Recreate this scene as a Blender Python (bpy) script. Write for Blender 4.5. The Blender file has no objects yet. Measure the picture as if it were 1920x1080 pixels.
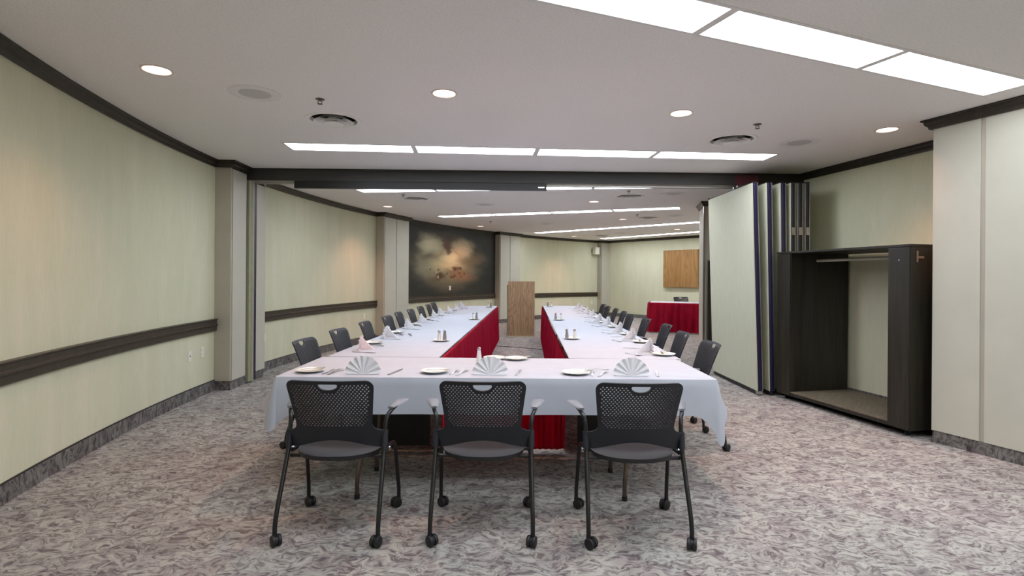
import bpy, bmesh, math, random
from mathutils import Vector, Matrix
from mathutils.geometry import delaunay_2d_cdt

random.seed(7)
scene = bpy.context.scene
COL = scene.collection
PI = math.pi

# ------------------------------------------------------------------ camera
EYE = 1.375
F_PX = 1012.93
cam_data = bpy.data.cameras.new('camera')
cam = bpy.data.objects.new('camera', cam_data)
COL.objects.link(cam)
cam_data.sensor_fit = 'HORIZONTAL'
cam_data.sensor_width = 36.0
cam_data.lens = F_PX / 1920.0 * 36.0
cam_data.shift_y = -(540.0 - 520.35) / 1920.0
cam_data.clip_start = 0.05
cam_data.clip_end = 100.0
cam.matrix_world = (Matrix.Translation((0, 0, EYE)) @ Matrix.Rotation(PI / 2, 4, 'X')
                    @ Matrix.Rotation(0.0072, 4, 'Z'))
scene.camera = cam

# ------------------------------------------------------------------ world, exposure
world = bpy.data.worlds.new('World')
scene.world = world
world.use_nodes = True
world.node_tree.nodes['Background'].inputs[0].default_value = (0.0, 0.0, 0.0, 1)
world.node_tree.nodes['Background'].inputs[1].default_value = 0.0
vs = scene.view_settings
vs.view_transform = 'Standard'
vs.look = 'None'
vs.gamma = 1.0
vs.use_curve_mapping = False
vs.exposure = 0.84
STRIP_POWER = 8.6        # radiance of the fluorescent diffusers
DOWN_POWER = 22.0        # watts of a warm downlight
DOWN_COLOR = (1.0, 0.52, 0.33)
STRIP_COLOR = (0.93, 0.965, 1.06)
try:
    scene.cycles.max_bounces = 10
    scene.cycles.diffuse_bounces = 7
    scene.cycles.glossy_bounces = 3
    scene.cycles.use_denoising = True
    scene.cycles.sample_clamp_indirect = 8.0
    scene.cycles.caustics_reflective = False
    scene.cycles.caustics_refractive = False
except Exception:
    pass

# ------------------------------------------------------------------ room plan
CX, CY = 11.4995, 7.2404          # centre of the round building
R_OUT = 15.074                    # outer wall
R_PIL = 14.88                     # inner face of the outer pillars
CEIL = 2.747


def pol(r, a):
    a = math.radians(a)
    return Vector((CX - r * math.cos(a), CY + r * math.sin(a)))


# ------------------------------------------------------------------ materials
def new_mat(name):
    m = bpy.data.materials.new(name)
    m.use_nodes = True
    nt = m.node_tree
    b = nt.nodes['Principled BSDF']
    return m, nt, b


def N(nt, typ, **kw):
    n = nt.nodes.new(typ)
    for k, v in kw.items():
        setattr(n, k, v)
    return n


def coords(nt, scale=(1, 1, 1), rot=(0, 0, 0), space='Object'):
    tc = N(nt, 'ShaderNodeTexCoord')
    mp = N(nt, 'ShaderNodeMapping')
    mp.inputs['Scale'].default_value = scale
    mp.inputs['Rotation'].default_value = rot
    nt.links.new(tc.outputs[space], mp.inputs['Vector'])
    return mp.outputs['Vector']


def noise(nt, vec, scale=5, detail=3, rough=0.5, dist=0.0):
    n = N(nt, 'ShaderNodeTexNoise')
    n.inputs['Scale'].default_value = scale
    n.inputs['Detail'].default_value = detail
    n.inputs['Roughness'].default_value = rough
    n.inputs['Distortion'].default_value = dist
    nt.links.new(vec, n.inputs['Vector'])
    return n.outputs['Fac']


def ramp(nt, fac, stops):
    r = N(nt, 'ShaderNodeValToRGB')
    el = r.color_ramp.elements
    while len(el) < len(stops):
        el.new(0.5)
    for e, (p, c) in zip(el, stops):
        e.position = p
        e.color = (*c, 1)
    nt.links.new(fac, r.inputs['Fac'])
    return r.outputs['Color']


def mix(nt, fac, a, b, mode='MIX'):
    m = N(nt, 'ShaderNodeMix', data_type='RGBA', blend_type=mode)
    for s, v in ((0, fac), (6, a), (7, b)):
        if isinstance(v, (int, float)):
            m.inputs[s].default_value = v
        elif isinstance(v, tuple):
            m.inputs[s].default_value = (*v, 1)
        else:
            nt.links.new(v, m.inputs[s])
    return m.outputs[2]


def bump(nt, b, h, strength=0.2, dist=0.01):
    n = N(nt, 'ShaderNodeBump')
    n.inputs['Strength'].default_value = strength
    n.inputs['Distance'].default_value = dist
    nt.links.new(h, n.inputs['Height'])
    nt.links.new(n.outputs['Normal'], b.inputs['Normal'])


def simple(name, col, rough=0.5, metal=0.0, var=0.12, scale=18, stretch=(1, 1, 1), bmp=0.0, spec=0.5, bscale=None):
    """principled material with a little procedural variation"""
    m, nt, b = new_mat(name)
    v = coords(nt, stretch)
    f = noise(nt, v, scale, 4)
    lo = tuple(c * (1 - var) for c in col)
    hi = tuple(min(1, c * (1 + var)) for c in col)
    nt.links.new(ramp(nt, f, [(0.3, lo), (0.7, hi)]), b.inputs['Base Color'])
    b.inputs['Roughness'].default_value = rough
    b.inputs['Metallic'].default_value = metal
    b.inputs['Specular IOR Level'].default_value = spec
    if bmp:
        bump(nt, b, noise(nt, v, bscale or scale * 4, 3), bmp, 0.004)
    return m


def emissive(name, col, strength):
    m, nt, b = new_mat(name)
    b.inputs['Base Color'].default_value = (0.8, 0.8, 0.8, 1)
    b.inputs['Emission Color'].default_value = (*col, 1)
    b.inputs['Emission Strength'].default_value = strength
    v = coords(nt)
    bump(nt, b, noise(nt, v, 220, 1), 0.1, 0.002)
    return m


def wallpaper():
    m, nt, b = new_mat('sage_wallpaper')
    v = coords(nt, (3.0, 3.0, 0.55))
    big = noise(nt, v, 1.3, 5, 0.6, 0.4)
    v2 = coords(nt, (60, 60, 4))
    fine = noise(nt, v2, 2.0, 3, 0.7)
    c1 = ramp(nt, big, [(0.3, (0.60, 0.615, 0.435)), (0.55, (0.645, 0.645, 0.475)), (0.75, (0.70, 0.675, 0.52))])
    c2 = ramp(nt, fine, [(0.3, (0.95, 0.95, 0.945)), (0.7, (1.03, 1.03, 1.03))])
    nt.links.new(mix(nt, 1.0, c1, c2, 'MULTIPLY'), b.inputs['Base Color'])
    b.inputs['Roughness'].default_value = 0.75
    b.inputs['Specular IOR Level'].default_value = 0.25
    bump(nt, b, fine, 0.08, 0.003)
    return m


def carpet(name, stretch=(1, 1, 1), dark=1.0):
    m, nt, b = new_mat(name)
    v = coords(nt, stretch)
    # swirling leaf pattern: noise warped by another noise
    tw = N(nt, 'ShaderNodeTexNoise')
    tw.inputs['Scale'].default_value = 7.0
    tw.inputs['Detail'].default_value = 1.0
    nt.links.new(v, tw.inputs['Vector'])
    sub = N(nt, 'ShaderNodeVectorMath', operation='SUBTRACT')
    nt.links.new(tw.outputs['Color'], sub.inputs[0])
    sub.inputs[1].default_value = (0.5, 0.5, 0.5)
    sc = N(nt, 'ShaderNodeVectorMath', operation='SCALE')
    sc.inputs['Scale'].default_value = 0.16
    nt.links.new(sub.outputs[0], sc.inputs[0])
    ad = N(nt, 'ShaderNodeVectorMath', operation='ADD')
    nt.links.new(v, ad.inputs[0])
    nt.links.new(sc.outputs[0], ad.inputs[1])
    st = N(nt, 'ShaderNodeMapping')
    st.inputs['Scale'].default_value = (0.75, 1.35, 1.0)
    st.inputs['Rotation'].default_value = (0, 0, 0.5)
    nt.links.new(ad.outputs[0], st.inputs['Vector'])
    f = noise(nt, st.outputs['Vector'], 25, 4.0, 0.62, 1.0)
    yarn = noise(nt, v, 330, 2, 0.8)
    tone = noise(nt, v, 1.3, 2)
    clump = noise(nt, ad.outputs[0], 5.5, 2.0, 0.5, 0.8)
    light = (0.455 * dark, 0.445 * dark, 0.418 * dark)
    mid = (0.295 * dark, 0.278 * dark, 0.268 * dark)
    mauve = (0.165 * dark, 0.138 * dark, 0.148 * dark)
    c = ramp(nt, f, [(0.36, mauve), (0.46, mid), (0.56, light), (0.72, light)])
    c = mix(nt, 1.0, c, ramp(nt, yarn, [(0.32, (0.70, 0.70, 0.71)), (0.68, (1.18, 1.18, 1.17))]), 'MULTIPLY')
    c = mix(nt, 1.0, c, ramp(nt, clump, [(0.38, (0.80, 0.765, 0.78)), (0.56, (1.02, 1.03, 1.01))]), 'MULTIPLY')
    c = mix(nt, 1.0, c, ramp(nt, tone, [(0.3, (0.93, 0.95, 0.94)), (0.7, (1.05, 1.02, 1.02))]), 'MULTIPLY')
    nt.links.new(c, b.inputs['Base Color'])
    b.inputs['Roughness'].default_value = 0.95
    b.inputs['Specular IOR Level'].default_value = 0.1
    bump(nt, b, yarn, 0.35, 0.004)
    return m


def wood(name, c_lo, c_hi, rough=0.4, axis='Z', scale=1.0, contrast=(0.35, 0.7), wave=True):
    m, nt, b = new_mat(name)
    s = {'Z': (14, 14, 0.9), 'X': (0.9, 14, 14), 'Y': (14, 0.9, 14)}[axis]
    v = coords(nt, tuple(q * scale for q in s))
    f = noise(nt, v, 1.0, 6, 0.62, 1.2)
    c = ramp(nt, f, [(contrast[0], c_lo), (contrast[1], c_hi)])
    if wave:
        # cathedral grain
        s2 = {'Z': (3.4, 3.4, 0.42), 'X': (0.42, 3.4, 3.4), 'Y': (3.4, 0.42, 3.4)}[axis]
        v2 = coords(nt, tuple(q * scale for q in s2))
        n2 = noise(nt, v2, 1.0, 2, 0.4, 0.2)
        mul = N(nt, 'ShaderNodeMath', operation='MULTIPLY')
        mul.inputs[1].default_value = 16.0
        nt.links.new(n2, mul.inputs[0])
        fr = N(nt, 'ShaderNodeMath', operation='PINGPONG')
        fr.inputs[1].default_value = 0.5
        nt.links.new(mul.outputs[0], fr.inputs[0])
        g = ramp(nt, fr.outputs[0], [(0.0, (0.72, 0.68, 0.62)), (0.28, (1.0, 1.0, 1.0))])
        c = mix(nt, 1.0, c, g, 'MULTIPLY')
    nt.links.new(c, b.inputs['Base Color'])
    b.inputs['Roughness'].default_value = rough
    bump(nt, b, f, 0.06, 0.003)
    return m


def ceiling_mat():
    m, nt, b = new_mat('stucco_ceiling')
    v = coords(nt)
    f = noise(nt, v, 75, 4, 0.75)
    big = noise(nt, v, 0.6, 2)
    c = ramp(nt, f, [(0.33, (0.84, 0.815, 0.805)), (0.6, (0.94, 0.915, 0.91))])
    c = mix(nt, 1.0, c, ramp(nt, big, [(0.3, (0.97, 0.98, 0.96)), (0.7, (1.0, 0.985, 0.99))]), 'MULTIPLY')
    nt.links.new(c, b.inputs['Base Color'])
    b.inputs['Roughness'].default_value = 0.9
    b.inputs['Specular IOR Level'].default_value = 0.15
    bump(nt, b, f, 0.5, 0.006)
    return m


def mural_mat():
    """a dark panel with a cloudy painted glow: paint, laid out on the panel's own UV"""
    m, nt, b = new_mat('mural_paint')
    tc = N(nt, 'ShaderNodeTexCoord')
    nz = N(nt, 'ShaderNodeTexNoise')
    nz.inputs['Scale'].default_value = 6.0
    nz.inputs['Detail'].default_value = 5.0
    nt.links.new(tc.outputs['UV'], nz.inputs['Vector'])
    sub = N(nt, 'ShaderNodeVectorMath', operation='SUBTRACT')
    nt.links.new(nz.outputs['Color'], sub.inputs[0])
    sub.inputs[1].default_value = (0.5, 0.5, 0.5)
    sc = N(nt, 'ShaderNodeVectorMath', operation='SCALE')
    sc.inputs['Scale'].default_value = 0.17
    nt.links.new(sub.outputs[0], sc.inputs[0])
    ad = N(nt, 'ShaderNodeVectorMath', operation='ADD')
    nt.links.new(tc.outputs['UV'], ad.inputs[0])
    nt.links.new(sc.outputs[0], ad.inputs[1])
    warped = ad.outputs[0]

    def blob(base, u, v_, ru, rv, col, strength, soft=(0.0, 1.0), src=None, rot=0.0):
        mp = N(nt, 'ShaderNodeMapping', vector_type='TEXTURE')
        mp.inputs['Location'].default_value = (u, v_, 0)
        mp.inputs['Rotation'].default_value = (0, 0, rot)
        mp.inputs['Scale'].default_value = (ru, rv, 1)
        nt.links.new(src or warped, mp.inputs['Vector'])
        sp = N(nt, 'ShaderNodeSeparateXYZ')
        nt.links.new(mp.outputs['Vector'], sp.inputs[0])
        cb = N(nt, 'ShaderNodeCombineXYZ')
        nt.links.new(sp.outputs[0], cb.inputs[0])
        nt.links.new(sp.outputs[1], cb.inputs[1])
        ln = N(nt, 'ShaderNodeVectorMath', operation='LENGTH')
        nt.links.new(cb.outputs[0], ln.inputs[0])
        mr = N(nt, 'ShaderNodeMapRange', interpolation_type='SMOOTHSTEP')
        mr.inputs['From Min'].default_value = soft[1]
        mr.inputs['From Max'].default_value = soft[0]
        mr.inputs['To Min'].default_value = 0.0
        mr.inputs['To Max'].default_value = strength
        nt.links.new(ln.outputs['Value'], mr.inputs['Value'])
        return mix(nt, mr.outputs[0], base, col)

    vv = tc.outputs['UV']
    base = ramp(nt, noise(nt, warped, 2.5, 4), [(0.3, (0.022, 0.022, 0.017)), (0.7, (0.034, 0.036, 0.029))])
    c = blob(base, 0.48, 0.90, 0.62, 0.28, (0.075, 0.085, 0.092), 0.9)
    c = blob(c, 0.47, 0.50, 0.47, 0.52, (0.26, 0.225, 0.135), 1.0, (0.30, 1.0))
    c = blob(c, 0.24, 0.45, 0.17, 0.32, (0.30, 0.28, 0.18), 0.85)
    c = blob(c, 0.31, 0.75, 0.20, 0.19, (0.70, 0.65, 0.44), 0.95, (0.15, 1.0))
    c = blob(c, 0.64, 0.71, 0.15, 0.22, (0.76, 0.60, 0.38), 0.95, (0.15, 1.0))
    c = blob(c, 0.48, 0.57, 0.20, 0.17, (0.90, 0.76, 0.46), 1.0, (0.2, 1.0))
    c = blob(c, 0.45, 0.45, 0.24, 0.14, (0.74, 0.62, 0.34), 0.9, (0.1, 1.0))
    c = blob(c, 0.25, 0.57, 0.13, 0.06, (0.15, 0.13, 0.08), 0.6, rot=0.3)
    c = blob(c, 0.76, 0.55, 0.14, 0.17, (0.22, 0.15, 0.075), 0.85, rot=-0.4)
    c = blob(c, 0.47, 0.85, 0.10, 0.10, (0.10, 0.072, 0.06), 0.85)
    c = blob(c, 0.475, 0.73, 0.068, 0.12, (0.175, 0.105, 0.078), 0.97, (0.4, 1.0))
    c = blob(c, 0.37, 0.65, 0.022, 0.16, (0.55, 0.33, 0.15), 0.6, rot=-0.6)
    c = blob(c, 0.59, 0.62, 0.022, 0.14, (0.52, 0.28, 0.13), 0.6, rot=0.5)
    c = blob(c, 0.61, 0.29, 0.20, 0.13, (0.27, 0.14, 0.068), 0.9, (0.2, 1.0))
    c = blob(c, 0.56, 0.385, 0.065, 0.05, (0.16, 0.075, 0.04), 0.9, (0.3, 1.0))
    c = blob(c, 0.33, 0.23, 0.14, 0.09, (0.12, 0.085, 0.045), 0.7)
    c = blob(c, 0.40, 0.27, 0.035, 0.085, (0.085, 0.05, 0.026), 0.95, (0.4, 1.0))
    # specks of paint across the lower glow
    rnd = random.Random(3)
    for k in range(20):
        u = 0.25 + 0.42 * rnd.random()
        v_ = 0.26 + 0.15 * rnd.random()
        c = blob(c, u, v_, 0.008 + 0.007 * rnd.random(), 0.016 + 0.02 * rnd.random(),
                 (0.055, 0.03, 0.018) if k % 4 else (0.55, 0.42, 0.2), 0.9, (0.3, 1.0), src=vv)
    nt.links.new(c, b.inputs['Base Color'])
    b.inputs['Roughness'].default_value = 0.55
    b.inputs['Specular IOR Level'].default_value = 0.3
    return m


M = {}
M['wall'] = wallpaper()
M['floor'] = carpet('patterned_carpet')
M['base'] = carpet('carpet_skirting', (1, 1, 0.6), 0.50)
M['ceiling'] = ceiling_mat()
M['brown'] = wood('dark_brown_wood', (0.016, 0.012, 0.008), (0.034, 0.026, 0.017), 0.38, 'X', wave=False)
M['rail'] = wood('dark_rail_wood', (0.034, 0.026, 0.017), (0.062, 0.048, 0.032), 0.4, 'X', wave=False)
M['rack'] = wood('dark_rack_wood', (0.010, 0.0082, 0.005), (0.030, 0.0255, 0.0155), 0.5, 'Z', wave=False)
M['rack_carpet'] = simple('brown_shelf_carpet', (0.16, 0.135, 0.095), 0.95, var=0.35, scale=60, bmp=0.4, spec=0.1)
M['beam'] = wood('beam_wood', (0.026, 0.0255, 0.024), (0.044, 0.043, 0.041), 0.42, 'X', wave=False)
M['black_fascia'] = simple('black_fascia', (0.010, 0.010, 0.010), 0.4)
M['maroon'] = simple('maroon_paint', (0.11, 0.020, 0.030), 0.5)
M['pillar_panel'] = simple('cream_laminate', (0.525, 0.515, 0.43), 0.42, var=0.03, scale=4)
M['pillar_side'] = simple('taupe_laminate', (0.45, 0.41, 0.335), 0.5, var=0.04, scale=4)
M['jamb'] = simple('olive_metal', (0.33, 0.33, 0.22), 0.4, var=0.06)
M['navy'] = simple('navy_rubber', (0.012, 0.010, 0.042), 0.4)
M['black_rubber'] = simple('black_rubber', (0.010, 0.010, 0.012), 0.5)
M['gap'] = simple('dark_gap', (0.02, 0.018, 0.016), 0.7)
M['partition'] = simple('pale_green_vinyl', (0.57, 0.59, 0.455), 0.55, var=0.05, scale=5, stretch=(8, 8, 1), bmp=0.05)
M['alu'] = simple('aluminium', (0.48, 0.48, 0.47), 0.35, 0.9, var=0.06)
M['chrome'] = simple('chrome', (0.62, 0.62, 0.63), 0.18, 1.0, var=0.03)
M['steel'] = simple('cutlery_steel', (0.55, 0.54, 0.52), 0.22, 1.0, var=0.05)
M['plastic'] = simple('graphite_plastic', (0.020, 0.0225, 0.029), 0.45, var=0.06, spec=0.35)
M['seat'] = simple('graphite_seat', (0.022, 0.021, 0.023), 0.5, var=0.08, spec=0.4)
M['tube'] = simple('black_tube', (0.008, 0.008, 0.009), 0.28, var=0.05)
M['pad'] = simple('grey_arm_pad', (0.17, 0.18, 0.20), 0.4, var=0.05)
M['linen'] = simple('white_linen', (0.475, 0.505, 0.565), 0.85, var=0.025, scale=9, bmp=0.08, spec=0.2, bscale=260)
M['napkin'] = simple('napkin_linen', (0.70, 0.70, 0.72), 0.85, var=0.04, scale=30, bmp=0.1, spec=0.2)
M['napkin_pink'] = simple('pink_linen', (0.76, 0.66, 0.67), 0.85, var=0.04, scale=30, bmp=0.1, spec=0.2)
M['china'] = simple('cream_china', (0.74, 0.73, 0.66), 0.22, var=0.03)
M['skirt'] = simple('red_skirt_fabric', (0.50, 0.010, 0.052), 0.7, var=0.2, scale=10, stretch=(1, 1, 0.3), spec=0.2)
M['table_board'] = simple('table_underside', (0.10, 0.075, 0.055), 0.6)
M['table_leg'] = simple('bronze_leg', (0.16, 0.12, 0.10), 0.22, 0.8)
M['white_paint'] = simple('white_enamel', (0.88, 0.87, 0.85), 0.4, var=0.03)
M['ceil_paint'] = simple('ceiling_fitting_paint', (0.80, 0.78, 0.77), 0.6, var=0.03)
M['grille'] = simple('perforated_grille', (0.58, 0.565, 0.555), 0.6, var=0.2, scale=300)
M['duct'] = simple('dark_duct', (0.03, 0.03, 0.03), 0.8)
M['sprinkler'] = simple('sprinkler_brass', (0.20, 0.17, 0.14), 0.35, 0.8)
M['can'] = simple('downlight_reflector', (0.80, 0.66, 0.58), 0.3, var=0.05)
M['plate_plastic'] = simple('ivory_switch_plate', (0.80, 0.80, 0.70), 0.4, var=0.02)
M['slot'] = simple('slot_black', (0.02, 0.02, 0.02), 0.6)
M['oak'] = wood('oak_veneer', (0.265, 0.165, 0.085), (0.42, 0.285, 0.17), 0.45, 'Z', 1.7)
M['oak_dark'] = wood('oak_edge', (0.20, 0.12, 0.06), (0.30, 0.19, 0.10), 0.45, 'Z', 1.2)
M['cabinet_oak'] = wood('golden_oak', (0.30, 0.155, 0.050), (0.42, 0.235, 0.085), 0.4, 'Z', 0.8)
M['base_strip'] = simple('pale_plinth', (0.52, 0.45, 0.33), 0.6)
M['strip'] = emissive('fluorescent_diffuser', STRIP_COLOR, STRIP_POWER)
M['bulb'] = emissive('warm_lamp_lens', (1.0, 0.86, 0.80), 3.6)
M['mural'] = mural_mat()
M['speaker'] = simple('cream_speaker', (0.66, 0.64, 0.52), 0.5)
M['salt'] = simple('salt_glass', (0.72, 0.72, 0.70), 0.12, var=0.05)
M['pepper'] = simple('pepper_glass', (0.24, 0.23, 0.22), 0.12, var=0.3, scale=80)
M['cable'] = simple('black_cable', (0.012, 0.012, 0.012), 0.5)


# ------------------------------------------------------------------ mesh helpers
def obj(name, bm, m, parent=None, loc=None, rotz=0.0, smooth=False, angle=35):
    if smooth:
        ca = math.radians(angle)
        for f in bm.faces:
            f.smooth = True
        for e in bm.edges:
            if len(e.link_faces) == 2:
                e.smooth = e.calc_face_angle(0.0) < ca
            else:
                e.smooth = False
    me = bpy.data.meshes.new(name)
    bm.to_mesh(me)
    bm.free()
    me.materials.append(M[m] if isinstance(m, str) else m)
    o = bpy.data.objects.new(name, me)
    COL.objects.link(o)
    if parent is not None:
        o.parent = parent
    if loc is not None:
        o.location = loc
    o.rotation_euler = (0, 0, rotz)
    return o


def tag(o, label, cat, group=None):
    o['label'] = label
    o['category'] = cat
    if group:
        o['group'] = group
    return o


def thing(name, label, cat, loc=(0, 0, 0), rotz=0.0, group=None):
    o = bpy.data.objects.new(name, None)
    o.empty_display_size = 0.05
    COL.objects.link(o)
    o.location = loc
    o.rotation_euler = (0, 0, rotz)
    return tag(o, label, cat, group)


def struct(name, bm, m, parent=None, **kw):
    o = obj(name, bm, m, parent, **kw)
    if parent is None:
        o['kind'] = 'structure'
    return o


def struct_root(name):
    o = bpy.data.objects.new(name, None)
    COL.objects.link(o)
    o['kind'] = 'structure'
    return o


def dup(root, loc, rotz, label=None, group=None):
    r = root.copy()
    COL.objects.link(r)
    r.location = loc
    r.rotation_euler = (0, 0, rotz)
    if label:
        r['label'] = label
    if group:
        r['group'] = group
    for ch in list(root.children):
        c = ch.copy()
        COL.objects.link(c)
        c.parent = r
        for g in ch.children:
            d = g.copy()
            COL.objects.link(d)
            d.parent = c
    return r


def add_box(bm, x0, x1, y0, y1, z0, z1, mtx=None, bevel=0.0):
    vs_ = [bm.verts.new(p) for p in ((x0, y0, z0), (x1, y0, z0), (x1, y1, z0), (x0, y1, z0),
                                     (x0, y0, z1), (x1, y0, z1), (x1, y1, z1), (x0, y1, z1))]
    fs = [bm.faces.new([vs_[i] for i in q]) for q in
          ((0, 3, 2, 1), (4, 5, 6, 7), (0, 1, 5, 4), (1, 2, 6, 5), (2, 3, 7, 6), (3, 0, 4, 7))]
    if bevel:
        es = list({e for f in fs for e in f.edges})
        r = bmesh.ops.bevel(bm, geom=es, offset=bevel, segments=2, affect='EDGES', profile=0.6)
        vs_ = list({v for f in r['faces'] for v in f.verts} | {v for v in vs_ if v.is_valid})
    if mtx is not None:
        bmesh.ops.transform(bm, matrix=mtx, verts=[v for v in vs_ if v.is_valid])
    return bm


def box(x0, x1, y0, y1, z0, z1, bevel=0.0, mtx=None):
    bm = bmesh.new()
    return add_box(bm, x0, x1, y0, y1, z0, z1, mtx, bevel)


def add_prism(bm, poly, z0, z1):
    lo = [bm.verts.new((p[0], p[1], z0)) for p in poly]
    hi = [bm.verts.new((p[0], p[1], z1)) for p in poly]
    n = len(poly)
    bm.faces.new(lo[::-1])
    bm.faces.new(hi)
    for i in range(n):
        j = (i + 1) % n
        bm.faces.new((lo[i], lo[j], hi[j], hi[i]))
    bmesh.ops.recalc_face_normals(bm, faces=bm.faces[:])
    return bm


def prism(poly, z0, z1):
    return add_prism(bmesh.new(), poly, z0, z1)


def smooth_path(pts, n=6):
    """Catmull-Rom through pts"""
    P = [Vector(p) for p in pts]
    if len(P) < 3:
        return P
    P = [2 * P[0] - P[1]] + P + [2 * P[-1] - P[-2]]
    out = []
    for i in range(1, len(P) - 2):
        a, b, c, d = P[i - 1:i + 3]
        for k in range(n):
            t = k / n
            out.append(0.5 * ((2 * b) + (c - a) * t + (2 * a - 5 * b + 4 * c - d) * t * t + (3 * b - a - 3 * c + d) * t ** 3))
    out.append(P[-2])
    return out


def add_tube(bm, pts, r, seg=8, caps=True):
    P = [Vector(p) for p in pts]
    rings = []
    up = None
    for i, p in enumerate(P):
        t = (P[min(i + 1, len(P) - 1)] - P[max(i - 1, 0)]).normalized()
        if up is None:
            up = Vector((0, 0, 1)) if abs(t.z) < 0.9 else Vector((1, 0, 0))
        s = t.cross(up).normalized()
        u = s.cross(t).normalized()
        up = u
        rr = r[i] if isinstance(r, (list, tuple)) else r
        rings.append([bm.verts.new(p + s * (rr * math.cos(2 * PI * k / seg)) + u * (rr * math.sin(2 * PI * k / seg)))
                      for k in range(seg)])
    for a, b in zip(rings, rings[1:]):
        for k in range(seg):
            bm.faces.new((a[k], a[(k + 1) % seg], b[(k + 1) % seg], b[k]))
    if caps:
        bm.faces.new(rings[0][::-1])
        bm.faces.new(rings[-1])
    return bm


def tube(pts, r, seg=8):
    bm = add_tube(bmesh.new(), pts, r, seg)
    bmesh.ops.recalc_face_normals(bm, faces=bm.faces[:])
    return bm


def add_lathe(bm, prof, seg=24, mtx=None, cap0=False, cap1=False):
    """prof: (radius, z) pairs"""
    new = []
    rings = []
    for r, z in prof:
        if r < 1e-6:
            v = bm.verts.new((0, 0, z))
            rings.append([v])
            new.append(v)
        else:
            ring = [bm.verts.new((r * math.cos(2 * PI * k / seg), r * math.sin(2 * PI * k / seg), z)) for k in range(seg)]
            rings.append(ring)
            new += ring
    for a, b in zip(rings, rings[1:]):
        if len(a) == 1 and len(b) == 1:
            continue
        for k in range(seg):
            j = (k + 1) % seg
            if len(a) == 1:
                bm.faces.new((a[0], b[j], b[k]))
            elif len(b) == 1:
                bm.faces.new((a[k], a[j], b[0]))
            else:
                bm.faces.new((a[k], a[j], b[j], b[k]))
    if cap0 and len(rings[0]) > 1:
        bm.faces.new(rings[0][::-1])
    if cap1 and len(rings[-1]) > 1:
        bm.faces.new(rings[-1])
    if mtx is not None:
        bmesh.ops.transform(bm, matrix=mtx, verts=new)
    return bm


def lathe(prof, seg=24, mtx=None, cap0=False, cap1=False):
    bm = add_lathe(bmesh.new(), prof, seg, mtx, cap0, cap1)
    bmesh.ops.recalc_face_normals(bm, faces=bm.faces[:])
    return bm


def sweep(path, prof, closed_ends=True):
    """sweep a profile (offset to the left of travel, z) along a 2-D path with mitred corners"""
    bm = bmesh.new()
    P = [Vector((p[0], p[1])) for p in path]
    rings = []
    n = len(P)
    for i in range(n):
        d0 = (P[i] - P[i - 1]).normalized() if i > 0 else None
        d1 = (P[i + 1] - P[i]).normalized() if i < n - 1 else None
        if d0 is None:
            d0 = d1
        if d1 is None:
            d1 = d0
        n0 = Vector((-d0.y, d0.x))
        n1 = Vector((-d1.y, d1.x))
        mt = (n0 + n1)
        mt = mt / max(0.25, mt.dot(n0)) if mt.length > 1e-6 else n0
        rings.append([bm.verts.new((P[i].x + mt.x * o, P[i].y + mt.y * o, z)) for o, z in prof])
    m = len(prof)
    for a, b in zip(rings, rings[1:]):
        for k in range(m):
            bm.faces.new((a[k], a[(k + 1) % m], b[(k + 1) % m], b[k]))
    if closed_ends:
        bm.faces.new(rings[0][::-1])
        bm.faces.new(rings[-1])
    bmesh.ops.recalc_face_normals(bm, faces=bm.faces[:])
    return bm


def arc(r, a0, a1, step=0.6):
    n = max(2, int(abs(a1 - a0) / step) + 1)
    return [pol(r, a0 + (a1 - a0) * i / (n - 1)) for i in range(n)]


def sheet(path, z0, z1, thick_dir=None, th=0.0):
    """vertical surface along a 2-D path"""
    bm = bmesh.new()
    lo = [bm.verts.new((p[0], p[1], z0)) for p in path]
    hi = [bm.verts.new((p[0], p[1], z1)) for p in path]
    for i in range(len(path) - 1):
        bm.faces.new((lo[i], lo[i + 1], hi[i + 1], hi[i]))
    return bm


def cdt_faces(loops, extra=()):
    """triangulate an outline with holes; the first loop is the outline"""
    co, ed = [], []
    for lp in loops:
        s = len(co)
        co += [Vector((p[0], p[1])) for p in lp]
        ed += [(s + i, s + (i + 1) % len(lp)) for i in range(len(lp))]
    co += [Vector(p) for p in extra]
    v, e, f, *_ = delaunay_2d_cdt(co, ed, [], 1, 1e-6)
    # drop the triangles that lie inside a hole
    bx = []
    for lp in loops[1:]:
        xs, ys = [p[0] for p in lp], [p[1] for p in lp]
        bx.append((min(xs), max(xs), min(ys), max(ys), lp))

    def inside(x, y, lp):
        r = False
        for i in range(len(lp)):
            x0, y0 = lp[i][0], lp[i][1]
            x1, y1 = lp[i - 1][0], lp[i - 1][1]
            if (y0 > y) != (y1 > y) and x < (x1 - x0) * (y - y0) / (y1 - y0) + x0:
                r = not r
        return r
    keep = []
    for t in f:
        x = sum(v[i].x for i in t) / len(t)
        y = sum(v[i].y for i in t) / len(t)
        if not any(b[0] < x < b[1] and b[2] < y < b[3] and inside(x, y, b[4]) for b in bx):
            keep.append(t)
    return v, keep


ORD = ['first', 'second', 'third', 'fourth', 'fifth', 'sixth', 'seventh', 'eighth', 'ninth']

# ------------------------------------------------------------------ structure: shell
A_END, A_BACK = 60.0, -56.0
P_END0, P_END1 = Vector((3.606, 19.798)), Vector((5.98, 16.854))
end_dir = (P_END1 - P_END0).normalized()
end_a = P_END0 - end_dir * 0.9
end_b = P_END0 + end_dir * 6.4
IN0, IN1 = Vector((4.60, 3.24)), Vector((3.735, 7.25))     # inner wall beside the coat rack
IN2, IN3 = Vector((4.20, 10.2)), Vector((5.60, 12.75))
back_a, back_b = pol(R_OUT, A_BACK), pol(6.9, A_BACK)

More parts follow.
